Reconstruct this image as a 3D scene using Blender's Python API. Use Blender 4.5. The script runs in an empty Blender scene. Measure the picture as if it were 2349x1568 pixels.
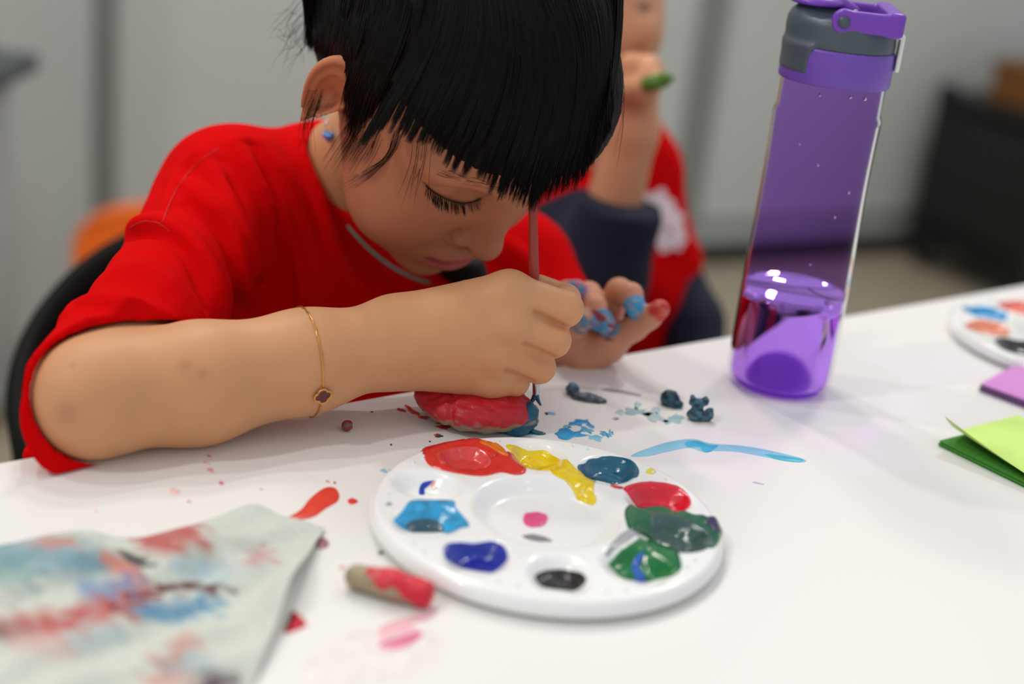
import bpy, bmesh, math, random
import numpy as np
from mathutils import Vector, Matrix

random.seed(7)
rng = np.random.default_rng(7)
sc = bpy.context.scene
COL = sc.collection
TZ = 0.72                       # table top above the floor

# ------------------------------------------------------------------ camera
FPX, IW, IH = 3262.0, 2349, 1568
PITCH, ROLL = math.radians(20.5), math.radians(6.5)
CAMP = np.array([0, 0, TZ + .325])
_F = np.array([0, math.cos(PITCH), -math.sin(PITCH)])
_U0 = np.array([0, math.sin(PITCH), math.cos(PITCH)])
_R0 = np.array([1., 0, 0])
_R = math.cos(ROLL) * _R0 + math.sin(ROLL) * _U0
_U = -math.sin(ROLL) * _R0 + math.cos(ROLL) * _U0
cd = bpy.data.cameras.new('camera')
cam = bpy.data.objects.new('camera', cd)
COL.objects.link(cam)
sc.camera = cam
m = Matrix.Identity(4)
for i in range(3):
    m[i][0], m[i][1], m[i][2], m[i][3] = _R[i], _U[i], -_F[i], CAMP[i]
cam.matrix_world = m
cd.sensor_width = 36.0
cd.sensor_fit = 'HORIZONTAL'
cd.lens = FPX / IW * 36.0
cd.clip_start = .02
cd.dof.use_dof = True
cd.dof.focus_distance = .772
cd.dof.aperture_fstop = 2.8
cd.dof.aperture_blades = 0

# ------------------------------------------------------------------ light
sc.view_settings.view_transform = 'Standard'
sc.view_settings.look = 'None'
sc.view_settings.gamma = 1.0
sc.view_settings.use_curve_mapping = False
sc.view_settings.exposure = -0.1
w = bpy.data.worlds.new('room_light')
sc.world = w
w.use_nodes = True
w.node_tree.nodes['Background'].inputs[0].default_value = (.94, .97, 1, 1)
w.node_tree.nodes['Background'].inputs[1].default_value = .66


def lamp(name, loc, tgt, power, size, col=(1, .95, .87)):
    l = bpy.data.lights.new(name, 'AREA')
    l.shape = 'DISK'
    l.size = size
    l.energy = power
    l.color = col
    o = bpy.data.objects.new(name, l)
    COL.objects.link(o)
    o.location = loc
    o.rotation_euler = (Vector(tgt) - Vector(loc)).to_track_quat('-Z', 'Y').to_euler()
    o['label'] = 'ceiling downlight or added fill lamp overhead'
    o['category'] = 'light'
    return o


lamp('ceiling_or_fill_light', (-.47, 1.66, 2.62), (.05, .80, .72), 7, .09)
lamp('ceiling_or_fill_light', (-.95, .95, 2.62), (.05, .75, .72), 6.5, .10)
lamp('ceiling_or_fill_light', (.75, .30, 2.62), (.1, .7, .72), 0.5, .14)
lamp('ceiling_or_fill_light', (-1.4, -.1, 2.62), (-.15, .6, .72), 12.5, .16)  # added front-left fill, lifts the left tabletop and forearm
lamp('ceiling_or_fill_light', (.9, 2.5, 2.62), (.9, 2.5, 0), 15, .3)  # added fill lamp that brightens the back wall
lamp('ceiling_or_fill_light', (-.35, 2.15, 2.62), (-.6, 2.5, 0.6), 15, .3)  # added fill lamp, placed to lift the left wall


# ------------------------------------------------------------------ pixel helpers (give distances in metres)
def ray(px, py):
    px = np.asarray(px, float)
    py = np.asarray(py, float)
    return _F + ((px - IW / 2) / FPX)[..., None] * _R - ((py - IH / 2) / FPX)[..., None] * _U


def at(px, py, Y):              # point on the sight line at world depth Y
    d = ray(px, py)
    return d * (np.asarray(Y, float) / d[..., 1])[..., None] + CAMP


def onz(px, py, z=0.):          # point on the sight line at height z above the table
    d = ray(px, py)
    t = (z + TZ - CAMP[2]) / d[..., 2]
    return d * t[..., None] + CAMP


def proj(P):
    P = np.asarray(P, float) - CAMP
    ww = P @ _F
    return np.stack([IW / 2 + FPX * (P @ _R) / ww, IH / 2 - FPX * (P @ _U) / ww], -1)


# ------------------------------------------------------------------ materials
def s2l(c):
    c = np.asarray(c, float) / 255.
    return tuple(np.where(c <= .04045, c / 12.92, ((c + .055) / 1.055) ** 2.4))


MATS = {}


def mat(name, rgb, rough=.5, vary=.06, scale=30., bump=0., bscale=200., metal=0., spec=.5, sss=0., attr=None,
        trans=0., ior=1.45, coat=0., sheen=0.):
    if name in MATS:
        return MATS[name]
    M = bpy.data.materials.new(name)
    M.use_nodes = True
    nt = M.node_tree
    N, L = nt.nodes, nt.links
    b = N['Principled BSDF']
    tc = N.new('ShaderNodeTexCoord')
    no = N.new('ShaderNodeTexNoise')
    no.inputs['Scale'].default_value = scale
    no.inputs['Detail'].default_value = 4
    L.new(tc.outputs['Object'], no.inputs['Vector'])
    hs = N.new('ShaderNodeHueSaturation')
    mr = N.new('ShaderNodeMapRange')
    mr.inputs[1].default_value = .3
    mr.inputs[2].default_value = .7
    mr.inputs[3].default_value = 1 - vary
    mr.inputs[4].default_value = 1 + vary
    L.new(no.outputs['Fac'], mr.inputs[0])
    L.new(mr.outputs[0], hs.inputs['Value'])
    if attr:
        a = N.new('ShaderNodeAttribute')
        a.attribute_name = attr
        L.new(a.outputs['Color'], hs.inputs['Color'])
    else:
        hs.inputs['Color'].default_value = (*s2l(rgb), 1)
    L.new(hs.outputs[0], b.inputs['Base Color'])
    b.inputs['Roughness'].default_value = rough
    b.inputs['Metallic'].default_value = metal
    b.inputs['Specular IOR Level'].default_value = spec
    b.inputs['IOR'].default_value = ior
    b.inputs['Transmission Weight'].default_value = trans
    b.inputs['Coat Weight'].default_value = coat
    b.inputs['Sheen Weight'].default_value = sheen
    if sss:
        b.inputs['Subsurface Weight'].default_value = sss
        b.inputs['Subsurface Radius'].default_value = (1, .35, .2)
        b.inputs['Subsurface Scale'].default_value = .006
    if bump:
        n2 = N.new('ShaderNodeTexNoise')
        n2.inputs['Scale'].default_value = bscale
        n2.inputs['Detail'].default_value = 3
        L.new(tc.outputs['Object'], n2.inputs['Vector'])
        bp = N.new('ShaderNodeBump')
        bp.inputs['Strength'].default_value = bump
        bp.inputs['Distance'].default_value = .002
        L.new(n2.outputs['Fac'], bp.inputs['Height'])
        L.new(bp.outputs[0], b.inputs['Normal'])
    MATS[name] = M
    return M


# ------------------------------------------------------------------ object helpers
def link(name, me, material=None, parent=None, smooth=True):
    o = bpy.data.objects.new(name, me)
    COL.objects.link(o)
    if material:
        me.materials.append(material)
    if smooth and len(me.polygons):
        me.polygons.foreach_set('use_smooth', np.ones(len(me.polygons), bool))
    if parent:
        o.parent = parent
        o.matrix_parent_inverse = parent.matrix_world.inverted()
    return o


def mesh(name, V, Fc):
    me = bpy.data.meshes.new(name)
    me.from_pydata([tuple(map(float, v)) for v in V], [], [tuple(map(int, f)) for f in Fc])
    me.update()
    return me


def fastmesh(name, V, Q):
    """V (n,3), Q (m,k) of one face size"""
    V = np.asarray(V, np.float32)
    Q = np.asarray(Q, np.int32)
    k = Q.shape[1]
    me = bpy.data.meshes.new(name)
    me.vertices.add(len(V))
    me.vertices.foreach_set('co', V.ravel())
    me.loops.add(Q.size)
    me.loops.foreach_set('vertex_index', Q.ravel())
    me.polygons.add(len(Q))
    me.polygons.foreach_set('loop_start', np.arange(0, Q.size, k, dtype=np.int32))
    me.update(calc_edges=True)
    me.validate()
    return me


def setcol(me, C, name='col'):
    a = me.color_attributes.new(name, 'FLOAT_COLOR', 'POINT')
    C4 = np.ones((len(C), 4), np.float32)
    C4[:, :3] = C
    a.data.foreach_set('color', C4.ravel())


def tag(o, label=None, cat=None, group=None, kind=None):
    if label: o['label'] = label
    if cat: o['category'] = cat
    if group: o['group'] = group
    if kind: o['kind'] = kind
    return o


def empty(name, loc, rz=0.):
    o = bpy.data.objects.new(name, None)
    COL.objects.link(o)
    o.empty_display_size = .05
    o.location = [float(v) for v in loc]
    o.rotation_euler = (0, 0, rz)
    o.matrix_world = Matrix.Translation(o.location) @ Matrix.Rotation(rz, 4, 'Z')
    return o


def grid_mesh(name, P, wrap_u=False, wrap_v=False):
    """P (nu,nv,3) -> quad mesh"""
    nu, nv = P.shape[:2]
    idx = np.arange(nu * nv).reshape(nu, nv)
    a = idx if wrap_u else idx[:-1]
    b = np.roll(idx, -1, 0) if wrap_u else idx[1:]
    if wrap_v:
        q = np.stack([a, b, np.roll(b, -1, 1), np.roll(a, -1, 1)], -1)
    else:
        q = np.stack([a[:, :-1], b[:, :-1], b[:, 1:], a[:, 1:]], -1)
    return fastmesh(name, P.reshape(-1, 3), q.reshape(-1, 4))


def box_bm(bm, c, s, rz=0., bev=0., bseg=2):
    r = bmesh.ops.create_cube(bm, size=1)
    vs = r['verts']
    bmesh.ops.scale(bm, vec=s, verts=vs)
    if bev:
        es = list({e for v in vs for e in v.link_edges})
        rr = bmesh.ops.bevel(bm, geom=es, offset=bev, segments=bseg, affect='EDGES', profile=.6)
        vs = list({v for f in rr['faces'] for v in f.verts} | {v for v in vs if v.is_valid})
    if rz:
        bmesh.ops.rotate(bm, cent=(0, 0, 0), matrix=Matrix.Rotation(rz, 3, 'Z'), verts=vs)
    bmesh.ops.translate(bm, vec=c, verts=vs)
    return vs


def box(name, c, s, material, parent=None, rz=0., bev=0., smooth=False):
    """box centred on c in world space"""
    bm = bmesh.new()
    box_bm(bm, (0, 0, 0), s, 0, bev)
    me = bpy.data.meshes.new(name)
    bm.to_mesh(me)
    bm.free()
    o = link(name, me, material, None, smooth)
    o.matrix_world = Matrix.Translation([float(v) for v in c]) @ Matrix.Rotation(rz, 4, 'Z')
    if parent:
        o.parent = parent
        o.matrix_parent_inverse = parent.matrix_world.inverted()
    return o


def spline(P, n):
    """Catmull-Rom through P (k,d), n samples per segment"""
    P = np.asarray(P, float)
    Q = np.vstack([2 * P[0] - P[1], P, 2 * P[-1] - P[-2]])
    out = []
    t = np.linspace(0, 1, n, endpoint=False)[:, None]
    for i in range(1, len(Q) - 2):
        a, b, c, d = Q[i - 1], Q[i], Q[i + 1], Q[i + 2]
        out.append(.5 * (2 * b + (c - a) * t + (2 * a - 5 * b + 4 * c - d) * t ** 2 + (3 * b - a - 3 * c + d) * t ** 3))
    out.append(P[-1:])
    return np.vstack(out)


def cspline(P, n):
    P = np.asarray(P, float)
    k = len(P)
    out = []
    t = np.linspace(0, 1, n, endpoint=False)[:, None]
    for i in range(k):
        a, b, c, d = P[i - 1], P[i], P[(i + 1) % k], P[(i + 2) % k]
        out.append(.5 * (2 * b + (c - a) * t + (2 * a - 5 * b + 4 * c - d) * t ** 2 + (3 * b - a - 3 * c + d) * t ** 3))
    return np.vstack(out)


def tube_mesh(name, P, r, n=10, closed=False):
    P = np.asarray(P, float)
    k = len(P)
    r = np.broadcast_to(np.asarray(r, float), (k,))
    T = np.roll(P, -1, 0) - np.roll(P, 1, 0) if closed else np.gradient(P, axis=0)
    T /= np.linalg.norm(T, axis=1)[:, None] + 1e-12
    up = np.array([0.31, .17, .93])
    A = np.cross(T, up)
    A /= np.linalg.norm(A, axis=1)[:, None] + 1e-12
    B = np.cross(T, A)
    th = np.linspace(0, 2 * np.pi, n, endpoint=False)
    G = P[:, None] + r[:, None, None] * (np.cos(th)[None, :, None] * A[:, None] + np.sin(th)[None, :, None] * B[:, None])
    if closed:
        return grid_mesh(name, G, True, True)
    V = np.vstack([G.reshape(-1, 3), P[:1], P[-1:]])
    idx = np.arange(k * n).reshape(k, n)
    Fc = []
    nx = np.roll(idx, -1, 1)
    q = np.stack([idx[:-1], idx[1:], nx[1:], nx[:-1]], -1).reshape(-1, 4).tolist()
    Fc = q + [(idx[0, j], nx[0, j], k * n) for j in range(n)] + [(nx[-1, j], idx[-1, j], k * n + 1) for j in range(n)]
    return mesh(name, V, Fc)


def lathe_mesh(name, prof, n=64, sq=None):
    """prof list of (r,z); closes at r=0 ends"""
    prof = np.asarray(prof, float)
    th = np.linspace(0, 2 * np.pi, n, endpoint=False)
    G = np.stack([prof[:, 0, None] * np.cos(th), prof[:, 0, None] * np.sin(th), np.repeat(prof[:, 1, None], n, 1)], -1)
    return grid_mesh(name, G, False, True)


# ------------------------------------------------------------------ signed-distance modelling
def rc(P, a, b, ra, rb):
    a = np.asarray(a, float)
    d = np.asarray(b, float) - a
    t = np.clip(((P - a) @ d) / (d @ d + 1e-15), 0, 1)
    q = P - a - t[:, None] * d
    return np.sqrt(np.einsum('ij,ij->i', q, q)) - (ra + t * (rb - ra))


def chain(P, pts, rad, k=0.):
    o = None
    for i in range(len(pts) - 1):
        d = rc(P, pts[i], pts[i + 1], rad[i], rad[i + 1])
        o = d if o is None else (smin(o, d, k) if k else np.minimum(o, d))
    return o


def ell(P, c, r, M=None):
    q = P - np.asarray(c, float)
    if M is not None:
        q = q @ M               # columns of M = local axes
    r = np.asarray(r, float)
    k0 = np.linalg.norm(q / r, axis=1)
    k1 = np.linalg.norm(q / (r * r), axis=1) + 1e-9
    return k0 * (k0 - 1) / k1


def smin(a, b, k):
    h = np.maximum(k - np.abs(a - b), 0) / k
    return np.minimum(a, b) - h * h * k * .25


def smax(a, b, k):
    return -smin(-a, -b, k)


def polyd(P, L):
    L = np.asarray(L, float)
    o = np.full(len(P), 1e18)
    for i in range(len(L) - 1):
        d = L[i + 1] - L[i]
        q = P - L[i]
        t = np.clip((q @ d) / (d @ d + 1e-15), 0, 1)
        q -= t[:, None] * d
        o = np.minimum(o, np.einsum('ij,ij->i', q, q))
    return np.sqrt(o)


def trace(f, px, py, t0=.5, t1=1.6):
    """first hit of the sight line with the field (or its nearest pass)"""
    px = np.atleast_1d(np.asarray(px, float))
    py = np.atleast_1d(np.asarray(py, float))
    d = ray(px, py)
    d /= np.linalg.norm(d, axis=1)[:, None]
    t = np.full(len(px), t0)
    bt, bv = t.copy(), np.full(len(px), 1e9)
    for i in range(90):
        v = f(CAMP + d * t[:, None])
        u = v < bv
        bt[u], bv[u] = t[u], v[u]
        t = np.minimum(t + np.clip(v, -.01, .05) * .8, t1)
    return CAMP + d * bt[:, None], bv


def sdf_mesh(name, f, lo, hi, vox, B=12, marg=1.6):
    lo = np.asarray(lo, float)
    hi = np.asarray(hi, float)
    nb = np.ceil((hi - lo) / (vox * B)).astype(int) + 1
    bi = np.stack(np.meshgrid(*[np.arange(n) for n in nb], indexing='ij'), -1).reshape(-1, 3)
    cen = lo + (bi + .5) * B * vox
    v = np.concatenate([f(c) for c in np.array_split(cen, max(1, len(cen) // 60000))])
    bi = bi[np.abs(v) < B * vox * .87 * marg]
    g = np.arange(B + 1)
    off = np.stack(np.meshgrid(g, g, g, indexing='ij'), -1)
    NX = nb * B + 4
    keyf = lambda I: (I[..., 0] * NX[1] + I[..., 1]) * NX[2] + I[..., 2]
    KV, VV, QK = [], [], []
    cor = np.array([(i, j, k) for i in (0, 1) for j in (0, 1) for k in (0, 1)])
    edges = [(a, b) for a in range(8) for b in range(a + 1, 8) if np.abs(cor[a] - cor[b]).sum() == 1]
    for ch in np.array_split(bi, max(1, len(bi) // 120)):
        if not len(ch):
            continue
        I = ch[:, None, None, None] * B + off[None]
        val = f(lo + I.reshape(-1, 3) * vox).reshape(I.shape[:-1])
        val[val == 0] = 1e-9
        s = val < 0
        cs = [s[:, a:a + B, b:b + B, c:c + B] for a, b, c in cor]
        cnt = sum(x.astype(np.int8) for x in cs)
        act = (cnt > 0) & (cnt < 8)
        if not act.any():
            continue
        base = I[:, :B, :B, :B][act]
        cv = np.stack([val[:, a:a + B, b:b + B, c:c + B][act] for a, b, c in cor], 1)
        acc = np.zeros((len(base), 3))
        num = np.zeros(len(base))
        for a, b in edges:
            x = (cv[:, a] < 0) != (cv[:, b] < 0)
            t = cv[x, a] / (cv[x, a] - cv[x, b])
            acc[x] += cor[a] + t[:, None] * (cor[b] - cor[a])
            num[x] += 1
        KV.append(keyf(base + 1))
        VV.append(lo + (base + acc / num[:, None]) * vox)
        for ax in range(3):
            e = np.zeros(3, int)
            e[ax] = 1
            sl0 = s[:, :B, :B, :B]
            sl1 = s[:, e[0]:e[0] + B, e[1]:e[1] + B, e[2]:e[2] + B]
            x = sl0 != sl1
            if not x.any():
                continue
            p = I[:, :B, :B, :B][x] + 1
            u = np.zeros(3, int)
            w_ = np.zeros(3, int)
            u[(ax + 1) % 3] = 1
            w_[(ax + 2) % 3] = 1
            q = np.stack([keyf(p - u - w_), keyf(p - w_), keyf(p), keyf(p - u)], 1)
            fl = ~sl0[x]
            q[fl] = q[fl][:, ::-1]
            QK.append(q)
    K = np.concatenate(KV)
    V = np.concatenate(VV)
    Q = np.concatenate(QK)
    o = np.argsort(K)
    K, V = K[o], V[o]
    j = np.clip(np.searchsorted(K, Q), 0, len(K) - 1)
    ok = (K[j] == Q).all(1)
    return fastmesh(name, V, j[ok]), V
# ================================================================== the room
WD = np.array([math.cos(math.radians(30)), math.sin(math.radians(30)), 0])
WN = np.array([math.sin(math.radians(30)), -math.cos(math.radians(30)), 0])
WP = np.array([.50, 3.56, 0.])
WR = math.radians(30)


def onwall(px, py, off=0.):
    d = ray(px, py)
    t = ((WP + WN * off - CAMP) @ WN) / (d @ WN)
    return CAMP + d * t


def wall_s(px, py):
    return float((onwall(px, py) - WP) @ WD)


fl = mat('floor_vinyl', (150, 140, 122), .45, .05, 6)
o = box('floor', (0, 2.2, -.05), (9, 9, .1), fl)
tag(o, kind='structure')
wm = mat('wall_panel_paint', (186, 190, 186), .55, .03, 3)
sm = mat('wall_post_paint', (126, 129, 124), .5, .03, 5)
wall = box('wall_back', WP + WD * 0 - WN * .06 + np.array([0, 0, 1.4]), (8, .10, 2.8), wm, rz=WR)
tag(wall, kind='structure')
s1, s2 = wall_s(237, 200), wall_s(1602, 200)
edges_s = [-3.6, s1 - 1.25, s1, s2, s2 + 1.3, s2 + 2.5, 3.9]
for i in range(len(edges_s) - 1):
    a, b = edges_s[i], edges_s[i + 1]
    o = box('panel', WP + WD * (a + b) / 2 + WN * 0 + np.array([0, 0, 1.45]), (b - a - .012, .02, 2.66), wm, wall, WR, .003)
for i, s in enumerate(edges_s[1:-1]):
    wd = (.05, .045, .075, .05, .05)[i]
    box('post', WP + WD * s + WN * .012 + np.array([0, 0, 1.45]), (wd, .035, 2.66), sm, wall, WR, .004)
bb = box('baseboard_back', WP + WN * .012 + np.array([0, 0, .026]), (8, .03, .052), mat('baseboard_vinyl', (44, 42, 40), .5), rz=WR)
tag(bb, kind='structure')

sp_ = onwall(237, 300)
wl_ = box('wall_left', (sp_[0] - .05, (sp_[1] + 2.25) / 2, 1.4), (.08, sp_[1] - 2.25, 2.8), wm)
tag(wl_, kind='structure')

# ================================================================== the table
ED = np.array([.786, .619, 0])
ED /= np.linalg.norm(ED)
EN = np.array([ED[1], -ED[0], 0])
ER = math.atan2(ED[1], ED[0])
EP = np.array([-.052, .772, 0.])
white = mat('table_laminate', (237, 235, 232), .38, .012, 4, spec=.4)
TC = EP + ED * .22 + EN * .375
table = empty('craft_table', (TC[0], TC[1], 0), ER)
tag(table, 'large white craft table smeared with paint', 'table')
box('table_top', TC + np.array([0, 0, TZ - .0125]), (1.8, .75, .025), white, table, ER, .0025)
steel = mat('table_leg_steel', (165, 167, 170), .3, .03, metal=.9)
for a in (-.8, .8):
    for b in (-.31, .31):
        p = TC + ED * a + EN * b
        box('leg', (p[0], p[1], (TZ - .03) / 2), (.04, .04, TZ - .03), steel, table, ER, .004)
for b in (-.31, .31):
    p = TC + EN * b
    box('rail', (p[0], p[1], TZ - .045), (1.56, .025, .04), steel, table, ER, .003)


def on_table(P, h=0.):
    P = np.array(P, float)
    P[..., 2] = TZ + h
    return P


# ---------------------------------------------------------------- flat paint marks on the table
def blob_mesh(name, px, h, inset=None, n=5, zfun=None, soft=True):
    """closed outline (photo pixels) -> thin domed paint film lying on the table"""
    P = onz(*np.asarray(px, float).T)[:, :2]
    if soft:
        P = cspline(P, n)
    return film(name, P, h, inset)


def film(name, P, h, inset=None):
    x, y = P.T
    if (x * np.roll(y, -1) - np.roll(x, -1) * y).sum() < 0:
        P = P[::-1]
    T = np.roll(P, -1, 0) - np.roll(P, 1, 0)
    T /= np.linalg.norm(T, axis=1)[:, None] + 1e-12
    Nn = np.stack([-T[:, 1], T[:, 0]], 1)
    ins = inset or h * 1.6
    k = len(P)
    A = np.c_[P, np.zeros(k)]
    B = np.c_[P + Nn * ins * .35, np.full(k, h * .7)]
    C = np.c_[P + Nn * ins, np.full(k, h)]
    V = np.vstack([A, B, C])
    F = []
    for j in range(k):
        n_ = (j + 1) % k
        F += [(j, n_, k + n_, k + j), (k + j, k + n_, 2 * k + n_, 2 * k + j)]
    F.append(list(range(2 * k, 3 * k)))
    c = P.mean(0)
    V[:, :2] -= c
    me = mesh(name, V, F)
    me['cx'], me['cy'] = float(c[0]), float(c[1])
    return me


def smear(name, px, col, label, h=.0003, rough=.3, group=None, soft=True, cat='paint mark', kind_n=5):
    me = blob_mesh(name, px, h, n=kind_n, soft=soft)
    o = link(name, me, mat('paint_%d_%d_%d' % col, col, rough, .08, 120), None, True)
    o.location = (me['cx'], me['cy'], TZ + .00005)
    tag(o, label, cat, group)
    return o


def rag(cx, cy, rx, ry, n=12, j=.35, rot=0., seed=0):
    r = np.random.default_rng(seed)
    th = np.linspace(0, 2 * np.pi, n, endpoint=False)
    k = 1 + r.uniform(-j, j, n)
    x, y = rx * k * np.cos(th), ry * k * np.sin(th)
    c, s = math.cos(rot), math.sin(rot)
    return np.c_[cx + c * x - s * y, cy + s * x + c * y]


REDP, SKY, TEAL = (226, 62, 52), (40, 160, 210), (10, 88, 112)
smear('paint_smear', [(622, 1199), (660, 1186), (690, 1168), (712, 1142), (742, 1120), (766, 1118), (778, 1132), (774, 1150), (748, 1166), (722, 1184), (690, 1192), (655, 1192)], (228, 66, 52),
      'orange red comet shaped paint smear beside the palette')
smear('paint_drop', [(797, 1148), (808, 1142), (822, 1150), (806, 1157)], (226, 62, 52), 'small orange red paint drop between the smear and the palette')
smear('paint_smear', [(1447, 1046), (1480, 1030), (1540, 1012), (1590, 1007), (1632, 1017), (1700, 1022), (1765, 1033), (1842, 1052), (1842, 1060), (1800, 1056), (1745, 1046), (1690, 1036), (1635, 1034), (1612, 1036), (1580, 1027), (1530, 1036), (1490, 1045)], (142, 205, 228),
      'long pale blue brush stroke on the table beyond the palette', .0002)
smear('paint_smear', [(1572, 1014), (1600, 1012), (1626, 1020), (1648, 1022), (1634, 1034), (1616, 1037), (1600, 1026), (1576, 1026)], (60, 178, 216), 'brighter blue dab inside the long pale blue stroke', .0004)
smear('paint_smear', [(1752, 1042), (1790, 1045), (1840, 1053), (1838, 1060), (1800, 1057), (1768, 1050)], (70, 184, 210), 'blue tail dab at the end of the long pale blue stroke', .0004)
# light blue flecks next to the teal puddle
for i, (x, y, rx, ry, rot, col) in enumerate([(1312, 996, 34, 11, .05, (28, 156, 212)), (1326, 969, 22, 7, -.12, (28, 150, 208)), (1345, 986, 18, 6, .3, (96, 182, 220)),
                                             (1366, 1004, 18, 7, .15, (130, 200, 226)), (1388, 996, 12, 5, .3, (70, 170, 214)), (1352, 975, 10, 5, .5, (60, 160, 212)),
                                             (1402, 992, 7, 4, .8, (110, 190, 222)), (1262, 948, 11, 4, .0, (120, 186, 222)), (1300, 978, 10, 4, 0, (120, 190, 222))]):
    smear('paint_fleck', rag(x, y, rx, ry, 14, .4, rot, i), col, (['largest bright blue paint fleck near the teal puddle', 'bright blue paint fleck shaped like a flat bar behind the largest blue one', 'pale blue ragged fleck between the two brightest blue flecks', 'palest broad blue fleck near the tail of the pale blue stroke'] + ['light blue paint fleck on the table near the teal puddle'] * 9)[i], .0003, group='light blue flecks by the teal puddle')
# grey-green dry smudges between the clay crumbs
for i, (x, y, rx, ry, rot, col) in enumerate([(1462, 944, 30, 8, .1, (150, 182, 184)), (1500, 956, 26, 9, .3, (176, 198, 200)), (1545, 962, 20, 9, -.1, (158, 192, 196)),
                                             (1424, 946, 14, 5, .1, (180, 200, 200)), (1462, 930, 8, 7, .2, (170, 200, 206)), (1505, 940, 10, 6, .4, (180, 204, 206)), (1412, 960, 7, 3, 0, (178, 190, 190))]):
    smear('paint_smudge', rag(x, y, rx, ry, 14, .45, rot, 40 + i), col, (['widest grey green paint smudge between the clay crumbs', 'grey green smudge beside the widest one', 'grey green smudge nearest the notched clay crumb'] + ['thin grey green paint smudge between the clay crumbs'] * 9)[i], .00015, .5, 'grey green smudges between the clay crumbs')
smear('paint_smear', [(1378, 893), (1400, 890), (1440, 897), (1470, 905), (1466, 909), (1430, 903), (1390, 897)], (168, 166, 166), 'thin grey paint streak on the table beside the left hand', .00015, .5)
# red flecks on the near side of the red clay piece
for i, (x, y, rx, ry, rot) in enumerate([(948, 944, 22, 5, .6), (972, 957, 14, 4, .1), (1020, 967, 18, 6, -.05), (1018, 980, 16, 5, .1), (1069, 984, 6, 5, 0), (922, 941, 12, 3, .3), (1004, 997, 7, 3, 0)]):
    smear('paint_fleck', rag(x, y, rx, ry, 12, .4, rot, 80 + i), (218, 66, 62), (['long slanted red paint fleck by the red clay', 'thin red fleck touching the end of the slanted one', 'broad red fleck in front of the red clay', 'broad red fleck just below another one in front of the red clay', 'round red paint dot in front of the red clay'] + ['small red paint fleck on the table by the red clay'] * 5)[i], .0003, group='red flecks by the red clay')
for i, (x, y, rx, ry) in enumerate([(1007, 1001, 9, 2.5), (1084, 980, 5, 2.5), (1004, 962, 3, 2), (986, 1013, 2, 1.5), (897, 1020, 2, 1.5), (853, 945, 3, 1.5)]):
    smear('dark_crumb', rag(x, y, rx, ry, 10, .3, 0, 120 + i), (70, 70, 66), 'tiny dark paint speck on the table near the clay', .0005, group='dark specks near the clay')
# faint pink dots on the left part of the table
for i, (x, y, rx, ry, c) in enumerate([(484, 1078, 8, 5, (240, 170, 178)), (508, 1108, 7, 4, (236, 130, 160)), (402, 1128, 12, 9, (244, 206, 196)), (434, 1150, 5, 3, (240, 176, 190)), (475, 1062, 9, 2.5, (240, 190, 190)),
                                       (480, 1046, 6, 2.5, (240, 150, 160)), (222, 1172, 5, 4, (244, 200, 190)), (600, 1122, 4, 2, (244, 200, 190)), (752, 1104, 4, 2, (232, 120, 104)), (768, 1107, 3, 3, (228, 80, 66))]):
    smear('paint_dot', rag(x, y, rx, ry, 10, .35, .2, 150 + i), c, 'faint pink paint dot on the bare table behind the paper towel', .0002, .45, 'faint pink dots behind the paper towel')
smear('paint_smear', [(868, 1478), (905, 1462), (962, 1448), (966, 1462), (935, 1482), (892, 1492)], (228, 128, 158), 'bright pink paint smear near the clay roll', .0003)
smear('paint_smear', [(872, 1440), (900, 1424), (960, 1410), (985, 1402), (1000, 1396), (1002, 1404), (972, 1424), (940, 1430), (960, 1444), (900, 1458), (868, 1470)], (240, 186, 196), 'pale pink streaked smear behind the bright pink one', .00015)
smear('paint_smear', [(700, 1520), (760, 1470), (850, 1440), (960, 1440), (1020, 1470), (980, 1540), (820, 1568), (700, 1568)], (238, 230, 229), 'wide faint mauve stain on the near table', .0001, .5)
smear('paint_drop', [(652, 1452), (662, 1420), (672, 1402), (690, 1414), (704, 1430), (690, 1442)], (206, 24, 52), 'crimson paint drop half under the paper towel edge', .0012)
smear('paint_smudge', rag(740, 1246, 14, 14, 12, .25, 0, 300), (170, 120, 128), 'small mauve smudge at the corner of the paper towel', .0003)
smear('paint_dot', rag(785, 1301, 6, 4, 10, .2, 0, 301), (240, 120, 130), 'pink paint dot at the end of the clay roll', .0003)
smear('dark_crumb', rag(872, 1268, 7, 4, 10, .3, 0, 302), (120, 118, 112), 'grey speck on the table close to the palette rim', .0008)
smear('paint_fleck', rag(1740, 1108, 16, 2, 10, .3, .2, 303), (190, 200, 214), 'thin pale blue scratch of paint on the open table', .0001)

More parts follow.
